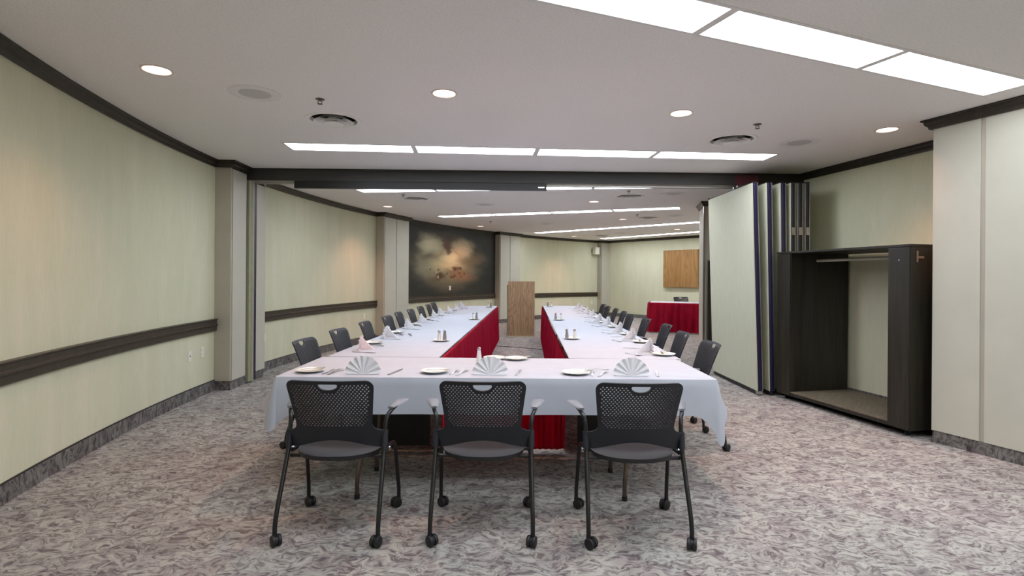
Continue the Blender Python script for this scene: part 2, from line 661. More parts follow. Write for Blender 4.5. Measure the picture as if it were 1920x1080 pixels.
outline = arc(R_OUT, A_BACK, 58.3, 1.5) + [end_b + Vector((0.6, 0.4)), IN3 + Vector((0.3, 0)), IN2, IN1, IN0, back_b]
out_poly = [(p.x, p.y) for p in outline]

fb = bmesh.new()
fb.faces.new([fb.verts.new((x, y, 0)) for x, y in out_poly])
bmesh.ops.triangulate(fb, faces=fb.faces[:])
bmesh.ops.recalc_face_normals(fb, faces=fb.faces[:])
for f in fb.faces:
    if f.normal.z < 0:
        f.normal_flip()
struct('floor', fb, 'floor')

# fittings in the ceiling -------------------------------------------------
STRIPS = [
    # outer end, inner end, label
    ((-1.40, 1.905), (3.544, 3.86), 'long white fluorescent strip in the ceiling nearest the camera, beside the cream cupboard wall'),
    ((-2.393, 5.717), (2.906, 6.062), 'long white fluorescent strip in the ceiling just in front of the dark beam'),
    ((-2.47, 8.665), (2.46, 7.985), 'white fluorescent strip in the ceiling just beyond the dark beam, partly hidden by it'),
    ((-1.65, 12.30), (3.265, 10.48), 'white fluorescent strip slanting across the ceiling above the middle of the long tables'),
    ((0.728, 16.60), (4.62, 12.985), 'white fluorescent strip across the ceiling beyond the wooden podium, second from the end wall'),
    ((3.12, 18.77), (6.35, 14.56), 'white fluorescent strip along the ceiling closest to the far end wall'),
    ((0.12, -0.73), (4.40, 2.28), 'added white fluorescent strip, unseen just behind the camera, for overall light'),  # out of view, added to raise the overall light
    ((1.90, -2.95), (5.50, 0.92), 'added white fluorescent strip, unseen farther behind the camera, for overall light'),  # second unseen strip, also added as fill
]
SW, SF = 0.335, 0.022      # width of the opening, frame


def strip_frame(p, q):
    p, q = Vector(p), Vector(q)
    d = (q - p)
    return p, d.length, d.normalized(), math.atan2(d.y, d.x)


DOWN = [((-2.386, 3.613), True, 'by the left wall, nearest the camera'), ((-0.516, 4.034), True, 'over the front table, between vent and strip'),
        ((1.39, 4.473), True, 'over the right side of the front table'), ((3.405, 4.92), True, 'beside the right cream cupboard pillar'),
        ((-2.437, 10.552), True, 'near the left wall beyond the dark beam'), ((1.459, 9.686), True, 'over the right table row beyond the beam'),
        ((-0.854, 14.485), True, 'in front of the painted mural'), ((2.564, 12.535), True, 'beyond the slanting strip over the right row'),
        ((2.034, 17.771), True, 'nearest the small wall speaker'), ((4.579, 15.008), True, 'between the two farthest strips')]
VENT = [((-1.579, 4.759), 'over the left end of the front table'), ((2.161, 5.338), 'near the coat rack, in front of the strip'),
        ((-1.695, 9.481), 'beyond the beam on the left'), ((1.951, 9.026), 'beyond the beam on the right'),
        ((3.065, 12.168), 'beyond the slanting strip on the right'), ((2.855, 17.379), 'near the far end wall')]
SPK = [((-1.944, 4.064), 'left of the nearest sprinkler'), ((2.865, 5.402), 'right of the nearest right-hand vent'),
       ((-0.522, 10.181), 'over the left table row beyond the beam'), ((2.587, 8.71), 'beyond the beam above the folded partition'),
       ((0.857, 13.715), 'above the wooden podium'), ((3.531, 11.72), 'above the right row beyond the slanting strip'),
       ((3.309, 16.479), 'between the two farthest strips')]
SPR = [((-1.498, 4.188), 'beside the nearest left vent'), ((2.161, 4.78), 'in front of the nearest right vent'),
       ((-1.828, 9.03), 'beyond the beam on the left'), ((1.823, 8.476), 'just beyond the beam on the right'),
       ((-0.536, 13.226), 'in front of the mural'), ((2.672, 11.575), 'beyond the slanting strip'),
       ((4.937, 14.194), 'by the farthest visible pillar on the right')]
R_DOWN, R_VENT = 0.095, 0.245

holes = []
for p, q, _ in STRIPS:
    p, L, d, a = strip_frame(p, q)
    n = Vector((-d.y, d.x)) * (SW / 2)
    e = d * L
    holes.append([p - n, p + e - n, p + e + n, p + n])
for c, *_ in DOWN:
    holes.append([Vector(c) + Vector((math.cos(t * PI / 12), math.sin(t * PI / 12))) * (R_DOWN - 0.006) for t in range(24)])
for c, _ in VENT:
    holes.append([Vector(c) + Vector((math.cos(t * PI / 14), math.sin(t * PI / 14))) * (R_VENT - 0.03) for t in range(28)])
v, f = cdt_faces([out_poly] + [[(q.x, q.y) for q in h] for h in holes])
cb = bmesh.new()
cv = [cb.verts.new((p.x, p.y, CEIL)) for p in v]
for t in f:
    cb.faces.new([cv[i] for i in t])
bmesh.ops.recalc_face_normals(cb, faces=cb.faces[:])
for t in cb.faces:
    if t.normal.z > 0:
        t.normal_flip()
struct('ceiling', cb, 'ceiling')

struct('wall_left', sheet(arc(R_OUT, A_BACK, 58.3, 0.5), 0, CEIL), 'wall', smooth=True)
struct('wall_end', sheet([end_a, end_b + end_dir * 0.6], 0, CEIL), 'wall')
struct('wall_right', sheet([back_b, IN0, IN1], 0, CEIL), 'wall')
struct('wall_right_far', sheet([IN1, IN2, IN3, IN3 + Vector((0.3, 0)), end_b + Vector((0.6, 0.4))], 0, CEIL), 'wall')
struct('wall_back', sheet([back_a, back_b], 0, CEIL), 'wall')

PIL = [(-23.0, -19.4), (-3.0, 0.6), (16.85, 20.9), (37.1, 40.9), (56.2, 60.2)]
BAYS = [(A_BACK, -23.0), (-19.4, -3.0), (0.6, 16.85), (20.9, 37.1), (40.9, 56.2)]
CROWN = [(0.0, CEIL - 0.083), (-0.022, CEIL - 0.083), (-0.028, CEIL - 0.06), (-0.045, CEIL - 0.045), (-0.05, CEIL - 0.02),
         (-0.066, CEIL - 0.012), (-0.066, CEIL - 0.002), (0.0, CEIL - 0.002)]
RAIL = [(0.0, 0.715), (-0.028, 0.715), (-0.034, 0.722), (-0.034, 0.772), (-0.050, 0.780), (-0.050, 0.788), (-0.040, 0.794),
        (-0.034, 0.80), (-0.034, 0.84), (-0.045, 0.846), (-0.045, 0.856), (0.0, 0.858)]
BASE = [(0.0, 0.001), (-0.014, 0.001), (-0.014, 0.118), (-0.010, 0.122), (0.0, 0.122)]

for i, (a0, a1) in enumerate(BAYS):
    # travelling with rising angle the room lies to the right: negative offset = into the room
    pth = arc(R_OUT, a0, a1, 0.5)
    struct('trim_%d' % (i + 1), sweep(pth, CROWN), 'brown')
    if i != 3:
        # chair rails stop just in front of the pillars
        struct('trim_%d' % (i + 11), sweep(arc(R_OUT, a0 + (0.3 if i != 1 else 0.0), a1 + 0.0, 0.5), RAIL), 'rail')
    struct('baseboard_left_%d' % (i + 1), sweep(pth, BASE), 'base')
    # thin dark bead above the carpet skirting
    bead = sweep(pth, [(0, 0.122), (-0.012, 0.122), (-0.012, 0.130), (0, 0.130)])
    obj('bead', bead, 'gap', bpy.data.objects['baseboard_left_%d' % (i + 1)])


def poly_crown(name, pts, parent=None):
    return struct(name, sweep(pts, CROWN), 'brown', parent)


# inner side (walk so that the room is on the right hand)
poly_crown('trim_20', [IN1 + Vector((0.004, -0.02)), IN0])
struct('baseboard_right', sweep([IN1, IN0], BASE), 'base')
poly_crown('trim_21', [end_a, end_b])
struct('baseboard_end', sweep([end_a, end_b], BASE), 'base')
poly_crown('trim_22', [IN3, IN2, IN1])
struct('baseboard_right_far', sweep([IN3, IN2, IN1], BASE), 'base')


# outer pillars ----------------------------------------------------------
def outer_pillar(k, a0, a1):
    root = struct_root('pillar')
    th = 0.022
    mid = 0.5 * (a0 + a1)
    # core
    core = [pol(R_OUT + 0.02, a0 + 0.06), pol(R_PIL + th, a0 + 0.06)] + arc(R_PIL + th, a0 + 0.08, a1 - 0.08, 0.6) + \
           [pol(R_PIL + th, a1 - 0.06), pol(R_OUT + 0.02, a1 - 0.06)]
    obj('core', prism(core, 0.0, CEIL - 0.001), 'gap', root)
    for s, (aa, bb) in enumerate(((a0, a0 + 0.07), (a1 - 0.07, a1))):
        # side panel, with a cream edge where it meets the front
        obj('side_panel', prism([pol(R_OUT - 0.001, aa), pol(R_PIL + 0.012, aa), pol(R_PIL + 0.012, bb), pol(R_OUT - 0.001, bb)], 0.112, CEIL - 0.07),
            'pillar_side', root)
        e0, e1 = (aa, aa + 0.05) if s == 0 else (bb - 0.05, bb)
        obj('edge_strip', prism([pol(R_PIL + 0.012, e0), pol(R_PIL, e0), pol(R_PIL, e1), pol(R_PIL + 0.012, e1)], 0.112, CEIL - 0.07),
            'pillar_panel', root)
    if k == 1:
        spans = [(a0 + 0.14, a0 + 1.52), (a1 - 1.22, a1)]
    else:
        spans = [(a0 + 0.16, mid - 0.04), (mid + 0.04, a1 - 0.02)]
    for s0, s1 in spans:
        p0, p1 = pol(R_PIL, s0), pol(R_PIL, s1)
        q1, q0 = pol(R_PIL + th, s1), pol(R_PIL + th, s0)
        bm = prism([p0, p1, q1, q0], 0.112, (2.585 if (k == 1 and s0 > -1) else CEIL - 0.09))
        obj('front_panel', bm, 'pillar_panel', root)
    # carpet skirting set back under the panels
    cp = [pol(R_OUT, a0 + 0.05), pol(R_PIL + 0.01, a0 + 0.05), pol(R_PIL + 0.01, a1 - 0.05), pol(R_OUT, a1 - 0.05)]
    obj('carpet_base', prism(cp, 0.001, 0.110), 'base', root)
    obj('crown', sweep([pol(R_OUT, a0), pol(R_PIL, a0), pol(R_PIL, mid), pol(R_PIL, a1), pol(R_OUT, a1)], CROWN), 'brown', root)
    return root


pillars = [outer_pillar(k, *p) for k, p in enumerate(PIL)]

# end post of the folding partition on the nearest pillar
jr = pillars[1]
bj = bmesh.new()
add_prism(bj, [(-3.385, 6.885), (-3.352, 6.885), (-3.352, 6.945), (-3.385, 6.945)], 0.02, 2.59)
add_prism(bj, [(-3.40, 6.90), (-3.335, 6.945), (-3.335, 6.985), (-3.40, 6.985)], 0.02, 2.59)
obj('jamb_post', bj, 'jamb', jr)
obj('jamb_seal', box(-3.40, -3.342, 6.986, 7.06, 0.03, 2.59), 'navy', jr)


# the beam with the partition track ---------------------------------------
beam = struct_root('beam')
bdir = Vector((1.0, 0.0186)).normalized()
bnor = Vector((-bdir.y, bdir.x))
b0 = Vector((-3.41, 6.887))


def beam_box(name, s0, s1, n0, n1, z0, z1, m):
    q = [b0 + bdir * s0 + bnor * n0, b0 + bdir * s1 + bnor * n0, b0 + bdir * s1 + bnor * n1, b0 + bdir * s0 + bnor * n1]
    return obj(name, prism(q, z0, z1), m, beam)


beam_box('beam_face', -0.20, 6.29, 0.0, 0.025, 2.592, CEIL, 'beam')
beam_box('beam_face', 6.29, 6.60, 0.0, 0.025, 2.592, CEIL, 'maroon')
beam_box('beam_face', 6.60, 7.25, 0.0, 0.025, 2.592, CEIL, 'brown')
beam_box('beam_core', -0.20, 7.25, 0.026, 0.216, 2.60, CEIL, 'brown')
beam_box('beam_face', -0.20, 7.25, 0.217, 0.24, 2.592, CEIL, 'beam')
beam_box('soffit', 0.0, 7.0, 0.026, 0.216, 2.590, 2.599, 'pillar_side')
beam_box('track', 0.05, 6.95, 0.085, 0.105, 2.570, 2.589, 'alu')
beam_box('track', 0.05, 6.95, 0.140, 0.160, 2.570, 2.589, 'alu')
beam_box('track_fascia', 0.615, 3.85, 0.012, 0.06, 2.50, 2.591, 'black_fascia')
beam_box('track_end_clip', 3.74, 3.82, 0.004, 0.0118, 2.53, 2.545, 'chrome')
beam_box('crown', -0.03, 7.1, -0.012, 0.0, CEIL - 0.02, CEIL - 0.001, 'brown')


# inner pillars -----------------------------------------------------------
def wall_box(poly, z0, z1):
    return prism(poly, z0, z1)


# the cream cupboard-fronted pillar on the right
rp = struct_root('pillar')
ra, rb = Vector((3.587, 4.612)), Vector((3.802, 4.028))
rd = (rb - ra).normalized()
rn = Vector((-rd.y, rd.x))            # points into the wall (away from the room)
if rn.x < 0:
    rn = -rn


def rp_box(name, s0, s1, n0, n1, z0, z1, m):
    q = [ra + rd * s0 + rn * n0, ra + rd * s1 + rn * n0, ra + rd * s1 + rn * n1, ra + rd * s0 + rn * n1]
    return obj(name, prism(q, z0, z1), m, rp)


rp_box('core', 0.012, 2.2, 0.024, 0.9, 0.0, CEIL, 'gap')
rp_box('side_panel', 0.0, 0.011, 0.004, 0.9, 0.10, CEIL - 0.07, 'pillar_panel')
rp_box('front_panel', 0.012, 0.352, 0.0, 0.023, 0.104, CEIL - 0.07, 'pillar_panel')
rp_box('front_panel', 0.386, 1.05, 0.0, 0.023, 0.104, CEIL - 0.07, 'pillar_panel')
rp_box('front_panel', 1.085, 2.1, 0.0, 0.023, 0.104, CEIL - 0.07, 'pillar_panel')
rp_box('joint_strip', 0.3525, 0.3855, 0.012, 0.023, 0.104, CEIL - 0.07, 'pillar_side')
rp_box('carpet_base', 0.005, 2.15, 0.010, 0.024, 0.001, 0.103, 'base')
obj('crown', sweep([ra + rn * 0.9, ra, ra + rd * 2.2], CROWN), 'brown', rp)

ip = struct_root('pillar')
ipp = [Vector((3.40, 9.586)), Vector((4.25, 9.55)), Vector((4.45, 10.5)), Vector((3.56, 10.28))]
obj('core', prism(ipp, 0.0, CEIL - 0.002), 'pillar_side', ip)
obj('edge_strip', prism([(3.388, 9.574), (3.412, 9.574), (3.412, 9.60), (3.388, 9.60)], 0.11, CEIL - 0.07), 'alu', ip)
obj('crown', sweep([ipp[1], ipp[0], ipp[3]][::-1], CROWN), 'brown', ip)
obj('carpet_base', prism([ipp[0] + Vector((-0.008, -0.008)), ipp[1] + Vector((0, -0.008)), ipp[2], ipp[3] + Vector((-0.008, 0))], 0.001, 0.11), 'base', ip)


# ------------------------------------------------------------------ mural between two pillars
am0, am1 = 20.95, 37.05
mu = thing('mural', 'large dark mural with a glowing cloudy painted centre on the left wall', 'mural', (*pol(R_OUT - 0.02, 29), 0))
mb = bmesh.new()
uvl = mb.loops.layers.uv.new('UVMap')
na = 30
z_lo, z_hi = 0.90, CEIL - 0.085
off = pol(R_OUT - 0.02, 29)
rows = []
for i in range(na + 1):
    a = am0 + (am1 - am0) * i / na
    p, q = pol(R_OUT - 0.022, a) - off, pol(R_OUT - 0.002, a) - off
    rows.append([mb.verts.new((p.x, p.y, z_lo)), mb.verts.new((p.x, p.y, z_hi)), mb.verts.new((q.x, q.y, z_hi)), mb.verts.new((q.x, q.y, z_lo)), i / na])
for a, b in zip(rows, rows[1:]):
    for k in range(4):
        fc = mb.faces.new((a[k], b[k], b[(k + 1) % 4], a[(k + 1) % 4]))
        for lp in fc.loops:
            u = a[4] if lp.vert in a[:4] else b[4]
            lp[uvl].uv = (u, (lp.vert.co.z - z_lo) / (z_hi - z_lo))
bmesh.ops.recalc_face_normals(mb, faces=mb.faces[:])
obj('painted_panel', mb, 'mural', mu)
ml = sweep([p - off for p in arc(R_OUT, am0, am1 - 0.0, 0.5)],
           [(0, 0.745), (-0.034, 0.745), (-0.04, 0.76), (-0.04, 0.80), (-0.055, 0.81), (-0.055, 0.825), (-0.04, 0.84), (-0.04, 0.88), (-0.05, 0.89), (-0.05, 0.90), (0, 0.90)])
obj('ledge_moulding', ml, 'rail', mu)


# ------------------------------------------------------------------ ceiling fittings
for i, (p, q, label) in enumerate(STRIPS):
    p, L, d, a = strip_frame(p, q)
    t = thing('strip_light', label, 'ceiling light', (p.x, p.y, CEIL), a, 'fluorescent ceiling strips')
    fr = bmesh.new()
    h = SW / 2
    add_box(fr, 0, L, -h, -h + SF, -0.004, 0.05)
    add_box(fr, 0, L, h - SF, h, -0.004, 0.05)
    add_box(fr, 0, SF, -h + SF, h - SF, -0.004, 0.05)
    add_box(fr, L - SF, L, -h + SF, h - SF, -0.004, 0.05)
    obj('frame', fr, 'ceil_paint', t)
    obj('housing', box(0, L, -h, h, 0.051, 0.12), 'ceil_paint', t)
    n = 4
    w = (L - 2 * SF) / n
    for k in range(n):
        x0 = SF + k * w + (0.026 if k else 0)
        x1 = SF + (k + 1) * w - (0.026 if k < n - 1 else 0)
        obj('diffuser', box(x0, x1, -h + SF, h - SF, 0.006, 0.018), 'strip', t)
        if k < n - 1:
            obj('divider', box(x1 + 0.0005, x1 + 0.0515, -h + SF, h - SF, -0.003, 0.05), 'ceil_paint', t)

proto = None
for i, (c, lit, where) in enumerate(DOWN):
    lab = 'small round recessed downlight ' + where
    if proto is None:
        t = thing('downlight', lab, 'ceiling light', (*c, CEIL), 0, 'round ceiling downlights')
        obj('trim_ring', lathe([(R_DOWN - 0.012, -0.001), (R_DOWN - 0.010, -0.006), (R_DOWN, -0.005), (R_DOWN + 0.003, 0.0)], 32), 'can', t, smooth=True)
        obj('reflector', lathe([(R_DOWN - 0.012, -0.001), (R_DOWN - 0.022, 0.03), (R_DOWN - 0.03, 0.055)], 32), 'can', t, smooth=True)
        lens = bmesh.new()
        add_lathe(lens, [(0, 0.006), (R_DOWN - 0.05, 0.007), (R_DOWN - 0.0165, 0.010)], 32)
        obj('lamp_lens', lens, 'bulb', t)
        proto = t
    else:
        t = dup(proto, (*c, CEIL), 0, lab)
    ld = bpy.data.lights.new('downlight_lamp', 'SPOT')
    ld.energy = DOWN_POWER
    ld.color = DOWN_COLOR
    ld.spot_size = math.radians(118)
    ld.spot_blend = 1.0
    ld.shadow_soft_size = 0.05
    lo = bpy.data.objects.new('downlight_lamp', ld)
    COL.objects.link(lo)
    lo.parent = t
    lo.location = (0, 0, -0.012)

proto = None
for i, (c, where) in enumerate(VENT):
    lab = 'round white ceiling air diffuser ' + where
    if proto is None:
        t = thing('air_vent', lab, 'vent', (*c, CEIL), 0, 'round ceiling vents')
        r = R_VENT
        obj('outer_ring', lathe([(r, 0.0), (r, -0.006), (r - 0.02, -0.010), (r - 0.045, -0.002), (r - 0.055, 0.03), (r - 0.05, 0.03)], 36), 'white_paint', t, smooth=True)
        obj('duct', lathe([(r - 0.05, 0.03), (r - 0.06, 0.14), (0, 0.14)], 36), 'duct', t, smooth=True)
        obj('cone', lathe([(0.172, -0.016), (0.155, -0.006), (0.10, 0.03), (0.09, 0.036)], 36), 'white_paint', t, smooth=True)
        obj('cone', lathe([(0.128, -0.028), (0.115, -0.020), (0.06, 0.012), (0.05, 0.02)], 36), 'white_paint', t, smooth=True)
        obj('cone', lathe([(0, -0.034), (0.075, -0.036), (0.082, -0.032), (0.06, -0.02), (0.02, 0.0), (0.02, 0.06)], 36), 'white_paint', t, smooth=True)
        st = bmesh.new()
        for k in range(3):
            add_box(st, -0.004, 0.004, 0.02, 0.185, 0.012, 0.02, Matrix.Rotation(k * 2 * PI / 3, 4, 'Z'))
        obj('strut', st, 'duct', t)
        proto = t
    else:
        dup(proto, (*c, CEIL), 0, lab)

proto = None
for i, (c, where) in enumerate(SPK):
    lab = 'flat round ceiling speaker painted like the ceiling, ' + where
    if proto is None:
        t = thing('ceiling_speaker', lab, 'speaker', (*c, CEIL), 0, 'round ceiling speakers')
        obj('rim', lathe([(0.185, 0.0), (0.184, -0.005), (0.175, -0.008), (0.118, -0.008), (0.113, -0.005)], 36), 'ceil_paint', t, smooth=True)
        obj('grille', lathe([(0.113, -0.005), (0.06, -0.006), (0, -0.0062)], 36), 'grille', t, smooth=True)
        proto = t
    else:
        dup(proto, (*c, CEIL), 0, lab)

proto = None
for i, (c, where) in enumerate(SPR):
    lab = 'small metal fire sprinkler head in the ceiling ' + where
    if proto is None:
        t = thing('sprinkler', lab, 'sprinkler', (*c, CEIL), 0, 'ceiling fire sprinklers')
        obj('escutcheon', lathe([(0.036, 0.0), (0.034, -0.004), (0.014, -0.007), (0.012, -0.016), (0, -0.016)], 20), 'sprinkler', t, smooth=True)
        yk = bmesh.new()
        add_tube(yk, smooth_path([(0.011, 0, -0.015), (0.016, 0, -0.024), (0.010, 0, -0.033), (0, 0, -0.037)]), 0.003, 6)
        add_tube(yk, smooth_path([(-0.011, 0, -0.015), (-0.016, 0, -0.024), (-0.010, 0, -0.033), (0, 0, -0.037)]), 0.003, 6)
        obj('yoke', yk, 'sprinkler', t)
        obj('deflector', lathe([(0, -0.040), (0.020, -0.040), (0.020, -0.037), (0, -0.037)], 14), 'sprinkler', t)
        proto = t
    else:
        dup(proto, (*c, CEIL), 0, lab)


# ------------------------------------------------------------------ outlets and switches
def outlet(name, r, a, z, label, cat, kind):
    p = pol(r, a)
    # plate local: +Y faces into the room
    ang = math.atan2(CY - p.y, CX - p.x) - PI / 2
    t = thing(name, label, cat, (p.x, p.y, z), ang)
    obj('plate', box(-0.036, 0.036, 0.0005, 0.007, -0.058, 0.058, 0.002), 'plate_plastic', t)
    if kind == 'socket':
        for s in (-1, 1):
            bm = box(-0.015, 0.015, 0.007, 0.009, s * 0.024 - 0.014, s * 0.024 + 0.014)
            so = obj('socket', bm, 'plate_plastic', t)
            sl = bmesh.new()
            for x in (-0.006, 0.006):
                add_box(sl, x - 0.0012, x + 0.0012, 0.009, 0.0096, s * 0.024 - 0.004, s * 0.024 + 0.007)
            obj('slot', sl, 'slot', so)
    elif kind == 'jack':
        obj('jack', box(-0.008, 0.008, 0.007, 0.0085, -0.008, 0.008), 'slot', t)
    else:
        obj('toggle', box(-0.006, 0.006, 0.007, 0.017, -0.012, 0.012, 0.001), 'plate_plastic', t)
    return t


outlet('wall_outlet', R_OUT, -5.12, 0.49, 'ivory jack plate with a dark centre hole under the left chair rail', 'outlet', 'jack')
outlet('wall_outlet', R_OUT, -4.05, 0.496, 'ivory double power outlet beside the nearest left pillar', 'outlet', 'socket')
outlet('wall_outlet', R_OUT, 2.0, 0.48, 'ivory outlet just beyond the nearest left pillar, seen edge on', 'outlet', 'socket')
outlet('wall_outlet', R_OUT, 15.1, 0.55, 'ivory outlet low on the left wall before the second pillar', 'outlet', 'socket')
outlet('wall_outlet', R_OUT, 55.2, 0.49, 'ivory outlet low on the far wall under the small speaker', 'outlet', 'socket')
outlet('light_switch', R_OUT - 0.0225, 28.97, 1.08, 'ivory switch plate set into the lower centre of the dark mural', 'switch', 'toggle')

# small wall speaker
p = pol(R_OUT, 55.4)
ang = math.atan2(CY - p.y, CX - p.x) - PI / 2
t = thing('wall_speaker', 'small cream loudspeaker on a bracket high on the far wall', 'speaker', (p.x, p.y, 2.23), ang)
obj('bracket', box(0.02, 0.07, 0.0005, 0.07, 0.06, 0.20), 'black_rubber', t)
obj('cabinet', box(-0.11, 0.10, 0.071, 0.23, 0.0, 0.26, 0.008), 'speaker', t)
obj('grille', box(-0.10, 0.09, 0.2305, 0.238, 0.012, 0.248, 0.003), 'plate_plastic', t)


# ------------------------------------------------------------------ stacking chair
def chair_back():
    """perforated shell: outline and holes triangulated flat, then bent and given thickness"""
    TOP, BOT = 0.840, 0.456

    def halfw(z):
        if z > 0.57:
            t = (z - 0.57) / (TOP - 0.57)
            w = 0.198 + 0.032 * t
            d = TOP - z
            r = 0.045
            if d < r:
                w -= r - math.sqrt(max(0, r * r - (r - d) ** 2))
            return w
        return 0.198
    right = []
    n = 26
    # bottom edge from centre to the right, arched
    for i in range(0, 15):
        x = 0.272 * i / 14
        z = 0.456 + 0.050 * max(0, math.cos(min(1, x / 0.235) * PI / 2)) ** 1.4
        right.append((x, z))
    right.append((0.272, 0.50))
    right.append((0.272, 0.540))
    right.append((0.250, 0.548))
    for q in ((0.225, 0.556), (0.208, 0.568), (0.201, 0.585)):
        right.append(q)
    for i in range(1, n + 1):
        s = i / n
        z = 0.585 + (TOP - 0.585) * (1 - (1 - s) ** 1.9)
        if z < TOP - 1e-5:
            right.append((halfw(z), z))
    tw = halfw(TOP - 0.0005)
    for x in (tw * 0.9, tw * 0.66, tw * 0.33, 0):
        right.append((x, TOP))
    outl = right + [(-x, z) for x, z in right[-2:0:-1]]
    # hand slot: flat top, bowed bottom
    slot = [(-0.05, 0.817), (-0.045, 0.823), (0.045, 0.823), (0.05, 0.817)]
    slot += [(0.05 * math.cos(k * PI / 10) * 0.96, 0.813 - 0.024 * math.sin(k * PI / 10)) for k in range(1, 10)]
    loops = [outl, slot]
    dx, dz, r = 0.0190, 0.0112, 0.0046
    j = 0
    z = 0.813
    while z > 0.588:
        i = -14
        while i <= 14:
            x = (i + (0.5 if j % 2 else 0.0)) * dx
            i += 1
            lim = halfw(z) - 0.021
            # lower rows taper in a shallow V
            if z < 0.62:
                lim -= (0.62 - z) * 0.55
            if abs(x) > lim:
                continue
            if abs(x) < 0.064 and z > 0.777 and ((x / 0.066) ** 2 + ((0.817 - z) / 0.044) ** 2) < 1.0:
                continue
            loops.append([(x + r * math.cos(k * PI / 3 + PI / 6), z + r * math.sin(k * PI / 3 + PI / 6)) for k in range(6)])
        z -= dz
        j += 1
    extra = []
    for a in range(-12, 13):
        for b in range(6):
            x, z = a * 0.0205, 0.475 + b * 0.017
            bz = 0.456 + 0.050 * max(0, math.cos(min(1, abs(x) / 0.235) * PI / 2)) ** 1.4
            if z > bz + 0.008 and (abs(x) < 0.19 or z < 0.535):
                extra.append((x, z))
    v, f = cdt_faces(loops, extra)

    def bend(x, z, off):
        yb = -0.118 - 0.132 * ((z - 0.456) / 0.394) ** 1.2
        k = 0.85 if z < 0.56 else 0.85 - 0.10 * (z - 0.56) / 0.28
        y = yb + k * x * x + 0.018 * max(0, (z - 0.805) / 0.035) * -0.3
        # normal, roughly
        s = -2 * k * x
        return Vector((x, y, z)) + Vector((s, 1.0, 0.25)).normalized() * off
    bm = bmesh.new()
    T = 0.0045
    fr = [bm.verts.new(bend(p.x, p.y, T)) for p in v]
    bk = [bm.verts.new(bend(p.x, p.y, -T)) for p in v]
    cnt = {}
    for t in f:
        m = len(t)
        bm.faces.new([fr[i] for i in t])
        bm.faces.new([bk[i] for i in reversed(t)])
        for k in range(m):
            e = (t[k], t[(k + 1) % m])
            cnt[e] = 1
    for (a, b) in cnt:
        if (b, a) not in cnt:
            bm.faces.new((fr[b], fr[a], bk[a], bk[b]))
    bmesh.ops.recalc_face_normals(bm, faces=bm.faces[:])
    return bm


def chair_seat():
    bm = bmesh.new()
    nr, ns = 8, 40
    top, bot = [], []
    for i in range(nr + 1):
        t = i / nr
        rt, rb = [], []
        for k in range(ns):
            a = 2 * PI * k / ns
            ca, sa = math.cos(a), math.sin(a)
            # squarish in front, round behind
            pw = 0.62 if sa > 0 else 0.86
            x = 0.228 * math.copysign(abs(ca) ** pw, ca) * t
            y = (0.225 if sa > 0 else 0.215) * math.copysign(abs(sa) ** pw, sa) * t + 0.02
            z = 0.432 + 0.016 * t * t - 0.020 * max(0, t - 0.72) / 0.28 * (1.0 if sa > 0.2 else 0.55)
            rt.append((x, y, z))
            rb.append((x * (0.97 if t > 0.9 else 1), (y - 0.02) * (0.97 if t > 0.9 else 1) + 0.02, z - (0.020 if t < 0.95 else 0.024)))
        top.append([bm.verts.new(q) for q in rt] if i else [bm.verts.new((0, 0.02, 0.432))])
        bot.append([bm.verts.new(q) for q in rb] if i else [bm.verts.new((0, 0.02, 0.412))])
    for S, flip in ((top, False), (bot, True)):
        for a, b in zip(S, S[1:]):
            for k in range(ns):
                j = (k + 1) % ns
                q = (a[0], b[k], b[j]) if len(a) == 1 else (a[k], b[k], b[j], a[j])
                bm.faces.new(q[::-1] if flip else q)
    for k in range(ns):
        j = (k + 1) % ns
        bm.faces.new((top[-1][k], bot[-1][k], bot[-1][j], top[-1][j]))
    bmesh.ops.recalc_face_normals(bm, faces=bm.faces[:])
    return bm


def caster(px, py, yaw):
    bm = bmesh.new()
    R0 = Matrix.Translation((px, py, 0)) @ Matrix.Rotation(yaw, 4, 'Z')
    for s in (-1, 1):
        mt = R0 @ Matrix.Translation((s * 0.0145, -0.018, 0.029)) @ Matrix.Rotation(PI / 2, 4, 'Y')
        add_lathe(bm, [(0, -0.010), (0.020, -0.010), (0.027, -0.008), (0.029, -0.004), (0.029, 0.004), (0.027, 0.008), (0.020, 0.010), (0, 0.010)], 16, mt)
    mt = R0 @ Matrix.Translation((0, -0.018, 0.029)) @ Matrix.Rotation(PI / 2, 4, 'Y')
    add_lathe(bm, [(0, -0.006), (0.022, -0.006), (0.022, 0.006), (0, 0.006)], 12, mt)
    add_lathe(bm, [(0, 0.032), (0.012, 0.032), (0.013, 0.055), (0.010, 0.066), (0, 0.066)], 10, R0)
    bmesh.ops.recalc_face_normals(bm, faces=bm.faces[:])
    return bm


